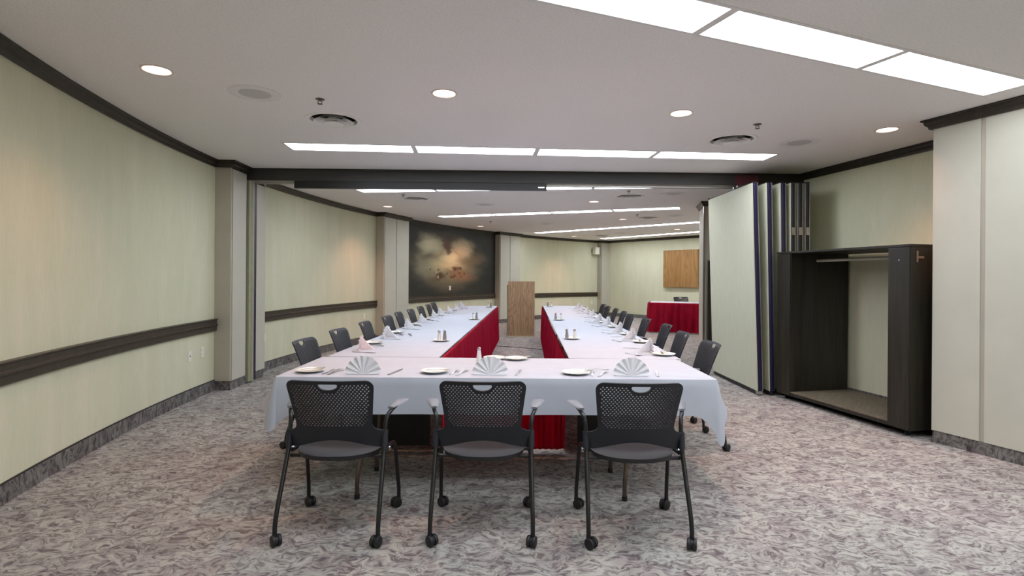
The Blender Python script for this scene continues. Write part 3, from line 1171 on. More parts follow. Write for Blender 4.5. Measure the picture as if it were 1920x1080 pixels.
def make_chair(label, group):
    t = thing('stacking_chair', label, 'chair', (0, 0, 0), 0, group)
    obj('backrest', chair_back(), 'plastic', t, smooth=True, angle=50)
    obj('seat', chair_seat(), 'seat', t, smooth=True, angle=60)
    for s in (-1, 1):
        rear = smooth_path([(s * 0.264, -0.238, 0.058), (s * 0.264, -0.235, 0.10), (s * 0.263, -0.213, 0.17), (s * 0.260, -0.140, 0.33),
                            (s * 0.258, -0.085, 0.46), (s * 0.258, -0.066, 0.552)], 4)
        lg = obj('leg', tube(rear, 0.0120, 10), 'tube', t, smooth=True, angle=60)
        obj('caster', caster(s * 0.264, -0.238, 0.75 if s < 0 else -0.35), 'black_rubber', lg, smooth=True, angle=40)
        front = smooth_path([(s * 0.270, 0.242, 0.058), (s * 0.270, 0.240, 0.11), (s * 0.267, 0.222, 0.19), (s * 0.262, 0.180, 0.36),
                             (s * 0.256, 0.145, 0.412), (s * 0.250, 0.06, 0.420), (s * 0.252, -0.055, 0.428)], 4)
        lg = obj('leg', tube(front, 0.0115, 10), 'tube', t, smooth=True, angle=60)
        obj('caster', caster(s * 0.270, 0.242, 0.9 if s < 0 else -0.8), 'black_rubber', lg, smooth=True, angle=40)
        arm = smooth_path([(s * 0.258, -0.066, 0.550), (s * 0.260, -0.056, 0.588), (s * 0.266, -0.040, 0.618), (s * 0.280, -0.008, 0.640), (s * 0.290, 0.045, 0.648)], 4)
        ar = obj('arm', tube(arm, 0.0115, 10), 'tube', t, smooth=True, angle=60)
        pad = bmesh.new()
        # paddle, wider in front
        rows_ = []
        for i in range(9):
            u = i / 8
            w = 0.020 + 0.016 * math.sin(min(1, u * 1.25) * PI / 2)
            if u > 0.9:
                w *= 0.86
            if u < 0.08:
                w *= 0.8
            cx = s * (0.276 + 0.036 * u)
            cy = -0.025 + 0.185 * u
            zz = 0.656 + 0.008 * math.sin(u * PI * 0.5) - 0.012 * max(0, u - 0.7)
            rows_.append([pad.verts.new((cx + dx_ * w, cy, zz + dz_)) for dx_, dz_ in
                          ((-1, -0.003), (-0.8, 0.003), (0, 0.005), (0.8, 0.003), (1, -0.003), (0.7, -0.008), (-0.7, -0.008))])
        for a, b in zip(rows_, rows_[1:]):
            for k in range(7):
                pad.faces.new((a[k], a[(k + 1) % 7], b[(k + 1) % 7], b[k]))
        pad.faces.new(rows_[0])
        pad.faces.new(rows_[-1])
        bmesh.ops.recalc_face_normals(pad, faces=pad.faces[:])
        pd = obj('arm_pad', pad, 'pad', ar, smooth=True, angle=50)
        obj('sleeve', tube([(s * 0.2585, -0.0865, 0.457), (s * 0.258, -0.068, 0.545)], 0.0175, 12), 'plastic', t, smooth=True, angle=50)
        obj('bolt', lathe([(0, 0.0), (0.010, 0.0), (0.012, -0.004), (0.012, -0.010)], 12,
                          Matrix.Translation((s * 0.262, 0.0, 0.424)) @ Matrix.Rotation(-s * PI / 2, 4, 'Y')), 'chrome', t)
    fr = bmesh.new()
    add_tube(fr, [(-0.25, 0.06, 0.402), (0.25, 0.06, 0.402)], 0.010, 8)
    add_tube(fr, [(-0.252, -0.075, 0.405), (0.252, -0.075, 0.405)], 0.010, 8)
    bmesh.ops.recalc_face_normals(fr, faces=fr.faces[:])
    obj('seat_frame', fr, 'tube', t, smooth=True, angle=60)
    return t


G_FRONT, G_LEFT, G_RIGHT = 'chairs along the front table', 'chairs along the left table row', 'chairs along the right table row'
chair0 = make_chair('black mesh-back armchair on castors at the left of the front table, seen from behind', G_FRONT)
chair0.location = (-0.940, 3.0, 0)
dup(chair0, (-0.148, 3.012, 0), 0.0, 'black mesh-back armchair on castors at the middle of the front table, seen from behind')
dup(chair0, (0.664, 2.995, 0), 0.0, 'black mesh-back armchair on castors at the right of the front table, seen from behind')
LCH = [(4.56, -1.769), (5.44, -1.767), (6.36, -1.746), (7.3, -1.709), (8.1, -1.719), (8.85, -1.679), (9.7, -1.666), (10.4, -1.629), (11.2, -1.651)]
RCH = [(4.58, 1.696), (5.42, 1.725), (6.3, 1.815), (7.2, 1.805), (8.0, 1.774), (8.75, 1.823), (9.5, 1.837), (10.25, 1.837), (11.0, 1.879)]
for k, (y, x) in enumerate(LCH):
    dup(chair0, (x + 0.224, y, 0), -PI / 2 - 0.02 + random.uniform(-0.05, 0.05),
        'grey mesh-back armchair in the row by the left wall, %s from the front table' % ORD[k], G_LEFT)
for k, (y, x) in enumerate(RCH):
    dup(chair0, (x - 0.216, y, 0), PI / 2 - 0.02 + random.uniform(-0.05, 0.05),
        'grey mesh-back armchair in the row on the right, %s from the front table' % ORD[k], G_RIGHT)


# ------------------------------------------------------------------ tables
def folding_table(name, label, L, W, loc, rotz, z_top=0.747, leg_x=None, leg_y=None, group=None, added_dark_panel=None):
    """local: long side along X, centred"""
    t = thing(name, label, 'table', loc, rotz, group)
    obj('tabletop', box(-L / 2, L / 2, -W / 2, W / 2, z_top - 0.028, z_top, 0.004), 'table_board', t)
    obj('apron', box(-L / 2 + 0.06, L / 2 - 0.06, -W / 2 + 0.05, W / 2 - 0.05, z_top - 0.07, z_top - 0.0285), 'table_board', t)
    if added_dark_panel:
        obj('added_dark_panel', box(-L / 2 + 0.05, -L / 2 + 0.07, -W / 2 + added_dark_panel[0], W / 2 - added_dark_panel[1], 0.04, z_top - 0.072), 'black_rubber', t)  # black panel added to keep the space under the near end dark
    for lx in leg_x:
        for ly in leg_y:
            s = -1 if ly < 0 else 1
            bm = tube(smooth_path([(lx * 1.0, ly, 0.001), (lx, ly, 0.10), (lx * 1.0 + 0.01, ly - s * 0.01, 0.20), (lx + 0.04, ly - s * 0.07, 0.45), (lx + 0.05, ly - s * 0.10, z_top - 0.071)], 4), 0.0135, 10)
            lg = obj('leg', bm, 'table_leg', t, smooth=True, angle=60)
            obj('foot_cap', lathe([(0, 0.0), (0.017, 0.0), (0.017, 0.03), (0.0, 0.03)], 12, Matrix.Translation((lx, ly, 0))), 'black_rubber', lg)
    for lx in leg_x:
        y0, y1 = leg_y[0] * 0.82, leg_y[-1] * 0.82
        obj('stretcher', tube([(lx + 0.045, y0, 0.50), (lx + 0.045, y1, 0.50)], 0.009, 8), 'table_leg', t)
    return t


TZ = 0.747
CLOTH_T = 0.0022
# front table: X -1.465..1.275, Y 3.36..4.205
fx0, fx1, fy0, fy1 = -1.465, 1.278, 3.362, 4.192
ft = folding_table('banquet_table', 'long folding banquet table across the front under a white cloth', fx1 - fx0, fy1 - fy0,
                   ((fx0 + fx1) / 2, (fy0 + fy1) / 2, 0), 0, TZ, [-0.855, 0.80], [-0.435, 0.05])
# left and right rows
LD = Vector((0.0331, 1.0)).normalized()
LN = Vector((LD.y, -LD.x))          # to the right
RDIR = Vector((0.0311, 1.0)).normalized()
RN = Vector((RDIR.y, -RDIR.x))
l_in0 = Vector((-0.573, 4.222))
l_len, l_w = 7.60, 0.87
r_in0 = Vector((0.456, 4.236))
r_len, r_w = 7.88, 0.865
lc = l_in0 + LD * (l_len / 2) - LN * (l_w / 2)
rc = r_in0 + RDIR * (r_len / 2) + RN * (r_w / 2)
lrot = math.atan2(LD.y, LD.x)
rrot = math.atan2(RDIR.y, RDIR.x)
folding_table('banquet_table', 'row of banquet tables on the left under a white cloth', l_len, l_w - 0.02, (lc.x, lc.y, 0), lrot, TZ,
              [-3.4, -1.3, 1.2, 3.3], [-0.16, 0.16], added_dark_panel=(0.06, 0.26))
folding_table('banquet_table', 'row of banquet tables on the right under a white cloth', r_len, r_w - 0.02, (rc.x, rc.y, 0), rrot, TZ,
              [-3.4, -1.3, 1.2, 3.3], [-0.16, 0.16], added_dark_panel=(0.26, 0.06))


def drape(x0, x1, y0, y1, z, drops, corner=(0, 0, 0, 0), rc_=0.018, flare=0.03, seed=1, wob=0.010, cw=0.16, swing=0.015):
    """a tablecloth: drops = front(-y), right(+x), back(+y), left(-x); corner = extra drop at (x0y0, x1y0, x1y1, x0y1)"""
    rnd = random.Random(seed)
    ph = [rnd.uniform(0, 6.28) for _ in range(6)]
    pts = []       # (pos, normal, drop, cornerweight)

    def side(p, q, nrm, d, c0, c1):
        L = (q - p).length
        n = max(6, int(L / 0.03))
        for i in range(n):
            t = i / n
            s = t * L
            w0 = max(0, 1 - s / cw)
            w1 = max(0, 1 - (L - s) / cw)
            dd = d + c0 * w0 ** 1.6 * (0.55) + c1 * w1 ** 1.6 * (0.55)
            pts.append((p.lerp(q, t), nrm, dd, max(w0 if c0 else 0, w1 if c1 else 0)))

    def corner_arc(c, a0, c_extra, d0, d1):
        n = 10
        for i in range(n + 1):
            a = a0 + (PI / 2) * i / n
            nrm = Vector((math.cos(a), math.sin(a)))
            t = i / n
            dd = d0 + (d1 - d0) * t + c_extra * (0.55 + 0.45 * math.sin(PI * t) ** 0.7)
            pts.append((c + nrm * rc_, nrm, dd, 1.0 if c_extra else 0.0))
    f_, r_, b_, l_ = drops
    A, B, Cc, Dd = (Vector(q) for q in ((x0, y0), (x1, y0), (x1, y1), (x0, y1)))
    side(Vector((x0 + rc_, y0)), Vector((x1 - rc_, y0)), Vector((0, -1)), f_, corner[0], corner[1])
    corner_arc(Vector((x1 - rc_, y0 + rc_)), -PI / 2, corner[1], f_, r_)
    side(Vector((x1, y0 + rc_)), Vector((x1, y1 - rc_)), Vector((1, 0)), r_, corner[1], corner[2])
    corner_arc(Vector((x1 - rc_, y1 - rc_)), 0, corner[2], r_, b_)
    side(Vector((x1 - rc_, y1)), Vector((x0 + rc_, y1)), Vector((0, 1)), b_, corner[2], corner[3])
    corner_arc(Vector((x0 + rc_, y1 - rc_)), PI / 2, corner[3], b_, l_)
    side(Vector((x0, y1 - rc_)), Vector((x0, y0 + rc_)), Vector((-1, 0)), l_, corner[3], corner[0])
    corner_arc(Vector((x0 + rc_, y0 + rc_)), PI, corner[0], l_, f_)
    bm = bmesh.new()
    n = len(pts)
    K = 9
    rings = []
    inner = []
    cen = Vector(((x0 + x1) / 2, (y0 + y1) / 2))
    ring0 = [bm.verts.new((p.x - nr.x * 0.010, p.y - nr.y * 0.010, z)) for p, nr, d, w in pts]
    rings.append(ring0)
    ring1 = [bm.verts.new((p.x - nr.x * 0.002, p.y - nr.y * 0.002, z - 0.002)) for p, nr, d, w in pts]
    rings.append(ring1)
    s_acc = 0
    cum = []
    for i in range(n):
        cum.append(s_acc)
        s_acc += (pts[(i + 1) % n][0] - pts[i][0]).length
    for k in range(1, K + 1):
        t = k / K
        ring = []
        for i, (p, nr, d, w) in enumerate(pts):
            s = cum[i]
            wave = math.sin(s * 7.3 + ph[0]) * 0.6 + math.sin(s * 15.1 + ph[1]) * 0.3 + math.sin(s * 3.1 + ph[2]) * 0.5
            big = min(1.0, d / 0.25)
            fl = flare if not isinstance(flare, tuple) else (flare[0] * max(0, -nr.y) + flare[1] * max(0, nr.x) + flare[2] * max(0, nr.y) + flare[3] * max(0, -nr.x))
            fl *= 1 - 0.75 * w ** 1.5
            off = 0.004 + (fl * t ** 1.1 + wob * wave * t ** 1.5) * big
            off += w * (swing * math.sin(min(1, t * 1.25) * PI * 0.62)) * big      # corners swing out
            zz = z - 0.003 - (d - 0.003) * t
            ring.append(bm.verts.new((p.x + nr.x * off, p.y + nr.y * off, zz)))
        rings.append(ring)
    for a, b in zip(rings, rings[1:]):
        for i in range(n):
            j = (i + 1) % n
            bm.faces.new((a[i], a[j], b[j], b[i]))
    # top
    v_, f__ = cdt_faces([[(q.co.x, q.co.y) for q in ring0]])
    vm = {}
    for q in ring0:
        vm[(round(q.co.x, 5), round(q.co.y, 5))] = q
    vv = []
    for q in v_:
        key = (round(q.x, 5), round(q.y, 5))
        vv.append(vm.get(key) or bm.verts.new((q.x, q.y, z)))
    for t in f__:
        try:
            bm.faces.new([vv[i] for i in t])
        except ValueError:
            pass
    bmesh.ops.recalc_face_normals(bm, faces=bm.faces[:])
    # make sure the top faces up
    up = sum(fc.normal.z for fc in bm.faces if abs(fc.normal.z) > 0.9)
    if up < 0:
        for fc in bm.faces:
            fc.normal_flip()
    bmesh.ops.solidify(bm, geom=bm.faces[:], thickness=CLOTH_T)
    bmesh.ops.recalc_face_normals(bm, faces=bm.faces[:])
    return bm


tb = drape(fx0 - 0.006, fx1 + 0.006, fy0 - 0.008, fy1 + 0.003, TZ + 0.0035, (0.225, 0.185, 0.03, 0.17), (0.13, 0.20, 0, 0), flare=(0.012, 0.12, 0.002, 0.18), cw=0.12, seed=5)
tag(obj('tablecloth', tb, 'linen', smooth=True, angle=50), 'white tablecloth hanging in pointed corners over the front table', 'tablecloth', 'white tablecloths')


def moved(bm, loc, rotz):
    bmesh.ops.transform(bm, matrix=Matrix.Translation((loc[0], loc[1], 0)) @ Matrix.Rotation(rotz, 4, 'Z'), verts=bm.verts[:])
    return bm


# local +Y is the outer (left) side for the left row, inner for the right row
tb = drape(-l_len / 2 + 0.004, l_len / 2, -l_w / 2, l_w / 2, TZ + 0.0035, (0.012, 0.28, 0.045, 0.02), (0, 0.04, 0.04, 0), flare=0.008, wob=0.002, seed=2)
o = obj('tablecloth', tb, 'linen', loc=(lc.x, lc.y, 0), rotz=lrot, smooth=True, angle=50)
tag(o, 'white tablecloth over the long left table row', 'tablecloth', 'white tablecloths')
tb = drape(-r_len / 2 + 0.004, r_len / 2, -r_w / 2, r_w / 2, TZ + 0.0035, (0.045, 0.28, 0.012, 0.02), (0.04, 0.04, 0, 0), flare=0.008, wob=0.002, seed=3)
o = obj('tablecloth', tb, 'linen', loc=(rc.x, rc.y, 0), rotz=rrot, smooth=True, angle=50)
tag(o, 'white tablecloth over the long right table row', 'tablecloth', 'white tablecloths')


def skirt_mesh(path, z0, z1, wl=0.045, amp=0.010, th=0.002, seed=1, flare=0.018):
    """pleated hanging cloth along a polyline; the room side is to the right of travel"""
    rnd = random.Random(seed)
    bm = bmesh.new()
    P = [Vector(p) for p in path]
    segs = []
    for a, b in zip(P, P[1:]):
        L = (b - a).length
        d = (b - a).normalized()
        nrm = Vector((d.y, -d.x))
        n = max(2, int(L / (wl / 4)))
        for i in range(n + (1 if b is P[-1] else 0)):
            segs.append((a + d * (L * i / n), nrm))
    rows_ = []
    lv = [(z1, 0.15), (z1 - 0.03, 0.5), (z1 - 0.2, 0.9), ((z0 + z1) / 2, 1.0), (z0 + 0.02, 1.25), (z0, 1.3)]
    jit = [rnd.uniform(0.55, 1.25) for _ in segs]
    for z, m in lv:
        row = []
        for i, (p, nr) in enumerate(segs):
            ph = (i % 4) / 4 * 2 * PI
            t = (z1 - z) / (z1 - z0)
            off = amp * m * math.sin(ph) * jit[i // 4 % len(jit)] + amp + flare * t
            row.append(bm.verts.new((p.x + nr.x * off, p.y + nr.y * off, z)))
        rows_.append(row)
    for a, b in zip(rows_, rows_[1:]):
        for i in range(len(a) - 1):
            bm.faces.new((a[i], a[i + 1], b[i + 1], b[i]))
    bmesh.ops.solidify(bm, geom=bm.faces[:], thickness=th)
    bmesh.ops.recalc_face_normals(bm, faces=bm.faces[:])
    return bm


G_SK = 'red pleated table skirts'
l_in1 = l_in0 + LD * l_len
r_in1 = r_in0 + RDIR * r_len
# the left row's skirt faces the gap (to the right of travel when walking away)
q0, q1 = l_in0 + LN * 0.014 + LD * 0.03, l_in1 + LN * 0.014 - LD * 0.01
tag(obj('table_skirt', skirt_mesh([q0, q1], 0.02, TZ - 0.001, seed=4), 'skirt', smooth=True, angle=70),
    'red pleated skirt along the inner side of the left table row', 'table skirt', G_SK)
q0, q1 = r_in1 - RN * 0.014 - RDIR * 0.01, r_in0 - RN * 0.014 + RDIR * 0.03
tag(obj('table_skirt', skirt_mesh([q0, q1], 0.02, TZ - 0.001, seed=6), 'skirt', smooth=True, angle=70),
    'red pleated skirt along the inner side of the right table row', 'table skirt', G_SK)
tag(obj('table_skirt', skirt_mesh([Vector((0.40, 4.225)), Vector((-0.52, 4.225))], 0.03, TZ - 0.045, seed=9, flare=0.005), 'skirt', smooth=True, angle=70),
    'red pleated skirt under the far edge of the front table, seen beneath the cloth', 'table skirt', G_SK)


# ------------------------------------------------------------------ place settings
SURF = TZ + 0.0037 + 0.0008


def fan_napkin():
    bm = bmesh.new()
    n = 16
    r = 0.118
    hub = [bm.verts.new((0, -0.004, 0.0)), bm.verts.new((0, 0.004, 0.0))]
    rim_f, rim_b, mid_f, mid_b = [], [], [], []
    for i in range(n + 1):
        a = math.radians(4) + (PI - math.radians(8)) * i / n
        zig = 0.0075 * (1 if i % 2 else -1)
        rr = r * (1.0 if i % 2 else 0.985)
        for lst, k, zz, dy in ((mid_f, 0.35, 0.45, -0.0012), (mid_b, 0.35, 0.45, 0.0012), (rim_f, 1.0, 1.0, -0.0012), (rim_b, 1.0, 1.0, 0.0012)):
            x, z = math.cos(a) * rr * k, math.sin(a) * rr * k
            lst.append(bm.verts.new((x, zig * zz + dy + 0.10 * z, z)))
    for i in range(n):
        bm.faces.new((hub[0], mid_f[i], mid_f[i + 1]))
        bm.faces.new((hub[1], mid_b[i + 1], mid_b[i]))
        bm.faces.new((mid_f[i], rim_f[i], rim_f[i + 1], mid_f[i + 1]))
        bm.faces.new((mid_b[i], mid_b[i + 1], rim_b[i + 1], rim_b[i]))
        bm.faces.new((rim_f[i], rim_b[i], rim_b[i + 1], rim_f[i + 1]))
    # flat collar along the foot and the propping tail behind
    add_box(bm, -0.10, 0.10, -0.010, 0.014, 0.0, 0.006)
    lo = []
    for x in (-0.007, 0.007):
        lo.append([bm.verts.new(q) for q in ((x, 0.006, 0.0), (x, 0.020, 0.100), (x * 1.4, 0.115, 0.0))])
    bm.faces.new(lo[0])
    bm.faces.new(lo[1][::-1])
    for k in range(3):
        j = (k + 1) % 3
        bm.faces.new((lo[0][k], lo[1][k], lo[1][j], lo[0][j]))
    bmesh.ops.recalc_face_normals(bm, faces=bm.faces[:])
    return bm


def plate_mesh(r=0.092):
    k = r / 0.092
    return lathe([(0, 0.003), (0.050 * k, 0.003), (0.058 * k, 0.006), (0.086 * k, 0.0135), (0.092 * k, 0.0160), (0.0925 * k, 0.0180), (0.090 * k, 0.0185),
                  (0.084 * k, 0.0165), (0.060 * k, 0.0095), (0.050 * k, 0.0065), (0, 0.0065)][::-1] + [(0.05 * k, 0.0), (0.05 * k, 0.003)][:0], 36)


def flat_shape(right, z_of, th=0.0016):
    """symmetrical flat outline along +Y: right = [(halfwidth, y)], z_of(y, x)"""
    bm = bmesh.new()
    rows_ = []
    for w, y in right:
        rows_.append([bm.verts.new((x, y, z_of(y, x) + dz)) for x, dz in ((-w, 0), (0, th * 0.3), (w, 0), (w, -th), (0, -th * 0.8), (-w, -th))])
    for a, b in zip(rows_, rows_[1:]):
        for k in range(6):
            bm.faces.new((a[k], a[(k + 1) % 6], b[(k + 1) % 6], b[k]))
    bm.faces.new(rows_[0])
    bm.faces.new(rows_[-1])
    bmesh.ops.recalc_face_normals(bm, faces=bm.faces[:])
    return bm


def knife_mesh(L=0.225):
    s = L / 0.225
    return flat_shape([(0.004, 0), (0.0085, 0.006 * s), (0.0085, 0.05 * s), (0.006, 0.10 * s), (0.0055, 0.112 * s), (0.0088, 0.122 * s), (0.0095, 0.18 * s), (0.007, 0.212 * s), (0.002, 0.225 * s)],
                      lambda y, x: 0.0034)


def fork_mesh():
    def zc(y, x=0):
        t = y / 0.20
        return 0.003 + 0.012 * max(0, math.sin(max(0, (t - 0.35) / 0.65) * PI)) * 0.9
    bm = flat_shape([(0.004, 0), (0.0095, 0.008), (0.008, 0.04), (0.0035, 0.09), (0.003, 0.115), (0.010, 0.132), (0.0125, 0.145), (0.0125, 0.150)], zc)
    for k in range(4):
        x = -0.0105 + k * 0.007
        rr = []
        for y in (0.149, 0.165, 0.18, 0.197):
            w = 0.0018 if y < 0.19 else 0.0009
            rr.append([bm.verts.new((x + dx_, y, zc(y) + dz_)) for dx_, dz_ in ((-w, 0), (w, 0), (w, -0.0015), (-w, -0.0015))])
        for a, b in zip(rr, rr[1:]):
            for q in range(4):
                bm.faces.new((a[q], a[(q + 1) % 4], b[(q + 1) % 4], b[q]))
        bm.faces.new(rr[0])
        bm.faces.new(rr[-1])
    bmesh.ops.recalc_face_normals(bm, faces=bm.faces[:])
    return bm


def spoon_mesh():
    def zc(y, x=0):
        t = y / 0.185
        z = 0.003 + 0.010 * max(0, math.sin(min(1, max(0, (t - 0.25) / 0.5)) * PI))
        if y > 0.125:
            z = 0.0045 + 0.004 * (abs(x) / 0.02) + 0.004 * abs((y - 0.155) / 0.03) ** 2
        return z
    return flat_shape([(0.004, 0), (0.0085, 0.008), (0.007, 0.04), (0.003, 0.085), (0.003, 0.118), (0.010, 0.128), (0.0185, 0.145), (0.020, 0.158), (0.016, 0.174), (0.007, 0.184), (0.002, 0.186)], zc)


ME = {}


def mesh_copy(key, builder, mat_, name, loc, rotz, label, cat, group, smooth=True, angle=40, scale=1.0):
    if key not in ME:
        o = obj(name, builder(), mat_, smooth=smooth, angle=angle)
        ME[key] = o
    else:
        o = ME[key].copy()
        COL.objects.link(o)
    o.location = loc
    o.rotation_euler = (0, 0, rotz)
    o.scale = (scale,) * 3
    tag(o, label, cat, group)
    return o


def setting(px, py, rot, place, k, pink=False, spoon=True, plate_off=(-0.36, 0.085), rnd=None, full=True, pk=0):
    """napkin at (px,py); rot turns the diner's forward direction (+Y local)"""
    rnd = rnd or random
    Mx = Matrix.Translation((px, py, SURF)) @ Matrix.Rotation(rot, 4, 'Z')

    def W(x, y, z=0):
        return Mx @ Vector((x, y, z))
    mesh_copy('napkin_pink' if pink else 'napkin', fan_napkin, 'napkin_pink' if pink else 'napkin', 'napkin', W(0, 0), rot + rnd.uniform(-0.12, 0.12),
              ('pale pink' if pink else 'white') + ' napkin folded into a standing fan ' + place, 'napkin', 'fan-folded napkins', angle=12)
    mesh_copy('plate', plate_mesh, 'china', 'bread_plate', W(*plate_off), 0, 'cream bread plate with butter knife ' + place, 'plate', 'bread plates')
    # butter knife lies across the plate rim
    o = mesh_copy('butter_knife', lambda: knife_mesh(0.155), 'steel', 'butter_knife', W(plate_off[0] - 0.05, plate_off[1] - 0.03, 0.0185), rot - 0.95 + rnd.uniform(-0.5, 0.3),
                  'steel butter knife on the bread plate ' + place, 'knife', 'butter knives')
    mesh_copy('fork', fork_mesh, 'steel', 'fork', W(-0.215, -0.03), rot - 0.30 + rnd.uniform(-0.15, 0.1), 'steel dinner fork beside the napkin ' + place, 'fork', 'dinner forks')
    mesh_copy('fork', fork_mesh, 'steel', 'salad_fork', W(-0.255, -0.015), rot - 0.22 + rnd.uniform(-0.15, 0.1), 'steel salad fork beside the plate ' + place, 'fork', 'salad forks', scale=0.88)
    mesh_copy('knife', knife_mesh, 'steel', 'dinner_knife', W(0.165, -0.02), rot - 0.22 + rnd.uniform(-0.1, 0.1), 'steel dinner knife beside the napkin ' + place, 'knife', 'dinner knives')
    if spoon:
        mesh_copy('spoon', spoon_mesh, 'steel', 'dessert_spoon', W(-0.10, 0.245), rot + PI / 2 + 0.5 + rnd.uniform(-0.2, 0.2), 'steel dessert spoon lying beyond the napkin ' + place, 'spoon', 'dessert spoons')


rn_ = random.Random(11)
setting(-0.947, 3.445, 0.0, 'at the left place of the front table', 0, spoon=False, plate_off=(-0.362, 0.07), rnd=rn_)
setting(-0.135, 3.455, 0.0, 'at the middle place of the front table', 1, spoon=False, plate_off=(-0.365, 0.065), rnd=rn_)
setting(0.768, 3.45, 0.0, 'at the right place of the front table', 2, plate_off=(-0.350, 0.055), rnd=rn_)
LNAP = [(-1.299, 4.631), (-1.296, 5.58), (-1.290, 6.60), (-1.262, 7.46), (-1.234, 8.38), (-1.208, 8.98), (-1.16, 9.72), (-1.115, 10.49), (-1.085, 11.35)]
RNAP = [(1.193, 4.61), (1.255, 5.55), (1.275, 6.28), (1.292, 7.17), (1.285, 7.82), (1.33, 8.73), (1.365, 9.62), (1.36, 10.30), (1.375, 10.98)]
for k, (x, y) in enumerate(LNAP):
    setting(x, y, -PI / 2, 'at the %s place down the left row' % ORD[k], k, pink=(k == 0), spoon=(k % 2 == 1), plate_off=(-0.40, 0.01), rnd=rn_)
for k, (x, y) in enumerate(RNAP):
    setting(x, y, PI / 2, 'at the %s place down the right row' % ORD[k], k, spoon=True, plate_off=(-0.20 - 0.02, -0.045) if k < 1 else (-0.30, -0.01), rnd=rn_)


# salt and pepper on saucers
def shaker(kind, loc, label, group, ):
    key = 'shaker_' + kind
    if key not in ME:
        t = thing(kind + '_shaker', label, 'shaker', loc, 0, group)
        prof = [(0, 0.001), (0.019, 0.001), (0.0205, 0.004), (0.0185, 0.03), (0.0145, 0.062), (0.0125, 0.078), (0, 0.078)]
        obj('jar', lathe(prof, 8), 'salt' if kind == 'salt' else 'pepper', t)
        obj('cap', lathe([(0.0135, 0.0785), (0.014, 0.082), (0.0135, 0.094), (0.008, 0.101), (0, 0.103)], 14), 'chrome', t, smooth=True)
        ME[key] = t
    else:
        t = dup(ME[key], loc, random.uniform(0, 1), label, group)
    return t


COND = [(-0.684, 5.24, 'on the left row nearest the front table'), (-0.549, 7.93, 'halfway along the left row'), (-0.467, 11.15, 'near the far end of the left row'),
        (0.592, 5.50, 'on the right row nearest the front table'), (0.676, 7.95, 'halfway along the right row'), (0.80, 11.6, 'near the far end of the right row')]
for k, (x, y, where) in enumerate(COND):
    mesh_copy('saucer', lambda: plate_mesh(0.085), 'china', 'saucer', (x + (0.02 if x > 0 else 0), y, SURF), 0, 'small cream saucer holding the shakers ' + where, 'plate', 'condiment saucers')
    sx = 0.030
    salt_x, pep_x = (x - sx * 0.6, x + sx * 1.1) if x < 0 else (x + 0.05, x - 0.028)
    yy = y - 0.0
    shaker('salt', (salt_x, yy - 0.01, SURF + 0.0072), 'white salt shaker with chrome cap ' + where, 'salt shakers')
    shaker('pepper', (pep_x, yy + 0.012, SURF + 0.0072), 'grey pepper shaker with chrome cap ' + where, 'pepper shakers')
shaker('salt', (-0.242, 4.04, SURF), 'white salt shaker standing alone behind the middle napkin of the front table', 'salt shakers')
mesh_copy('saucer', None, 'china', 'saucer', (0.035, 4.10, SURF), 0, 'small cream saucer on the front table beside the lone salt shaker', 'plate', 'condiment saucers')
mesh_copy('saucer', None, 'china', 'saucer', (-0.13, 4.115, SURF), 0, 'small cream saucer on the front table partly hidden by the middle napkin', 'plate', 'condiment saucers')
mesh_copy('spoon', spoon_mesh, 'steel', 'teaspoon', (0.02, 4.10, SURF + 0.015), -1.2, 'steel teaspoon lying across the saucer on the front table', 'spoon', 'teaspoons', scale=0.75)


# ------------------------------------------------------------------ podium
pd = thing('podium', 'tall wooden podium with oak grain standing between the two table rows', 'podium', (0.207, 12.70, 0), 0.06)
obj('front_panel', box(-0.309, 0.309, -0.222, -0.204, 0.03, 1.288), 'oak', pd)
for s in (-1, 1):
    obj('side_panel', box(s * 0.309 - (0.018 if s > 0 else 0), s * 0.309 + (0.018 if s < 0 else 0), -0.2035, 0.20, 0.03, 1.20), 'oak_dark', pd)
obj('base', box(-0.317, 0.317, -0.23, 0.21, 0.0, 0.029), 'base_strip', pd)
tp = bmesh.new()
add_prism(tp, [(-0.2035, 1.20), (0.20, 1.12), (0.20, 1.14), (-0.2035, 1.22)], -0.29, 0.29)
bmesh.ops.transform(tp, matrix=Matrix(((0, 0, 1, 0), (1, 0, 0, 0), (0, 1, 0, 0), (0, 0, 0, 1))), verts=tp.verts[:])
obj('reading_shelf', tp, 'oak_dark', pd)
obj('shelf', box(-0.29, 0.29, -0.2, 0.19, 0.62, 0.64), 'oak_dark', pd)

# ------------------------------------------------------------------ far skirted table with chairs behind
e0, e1 = Vector((3.453, 13.786)), Vector((4.714, 13.347))
ed = (e1 - e0).normalized()
en = Vector((-ed.y, ed.x))
eL, eW = 2.44, 0.76
ez = 0.772
ec = e0 + ed * (eL / 2) + en * (eW / 2 + 0.03) + ed * 0.07
er = math.atan2(ed.y, ed.x)
folding_table('banquet_table', 'red skirted banquet table in front of the far end wall', eL, eW, (ec.x, ec.y, 0), er, ez - 0.006, [-0.9, 0.85], [-0.2, 0.2])
tb = drape(-eL / 2 - 0.004, eL / 2 + 0.004, -eW / 2 - 0.004, eW / 2 + 0.004, ez - 0.002, (0.03, 0.03, 0.03, 0.03), flare=0.002, wob=0.001, seed=8)
tag(obj('tablecloth', tb, 'linen', loc=(ec.x, ec.y, 0), rotz=er, smooth=True, angle=50), 'white cloth on the red skirted table by the end wall', 'tablecloth', 'white tablecloths')


def el(x, y):
    return ec + ed * x + en * y


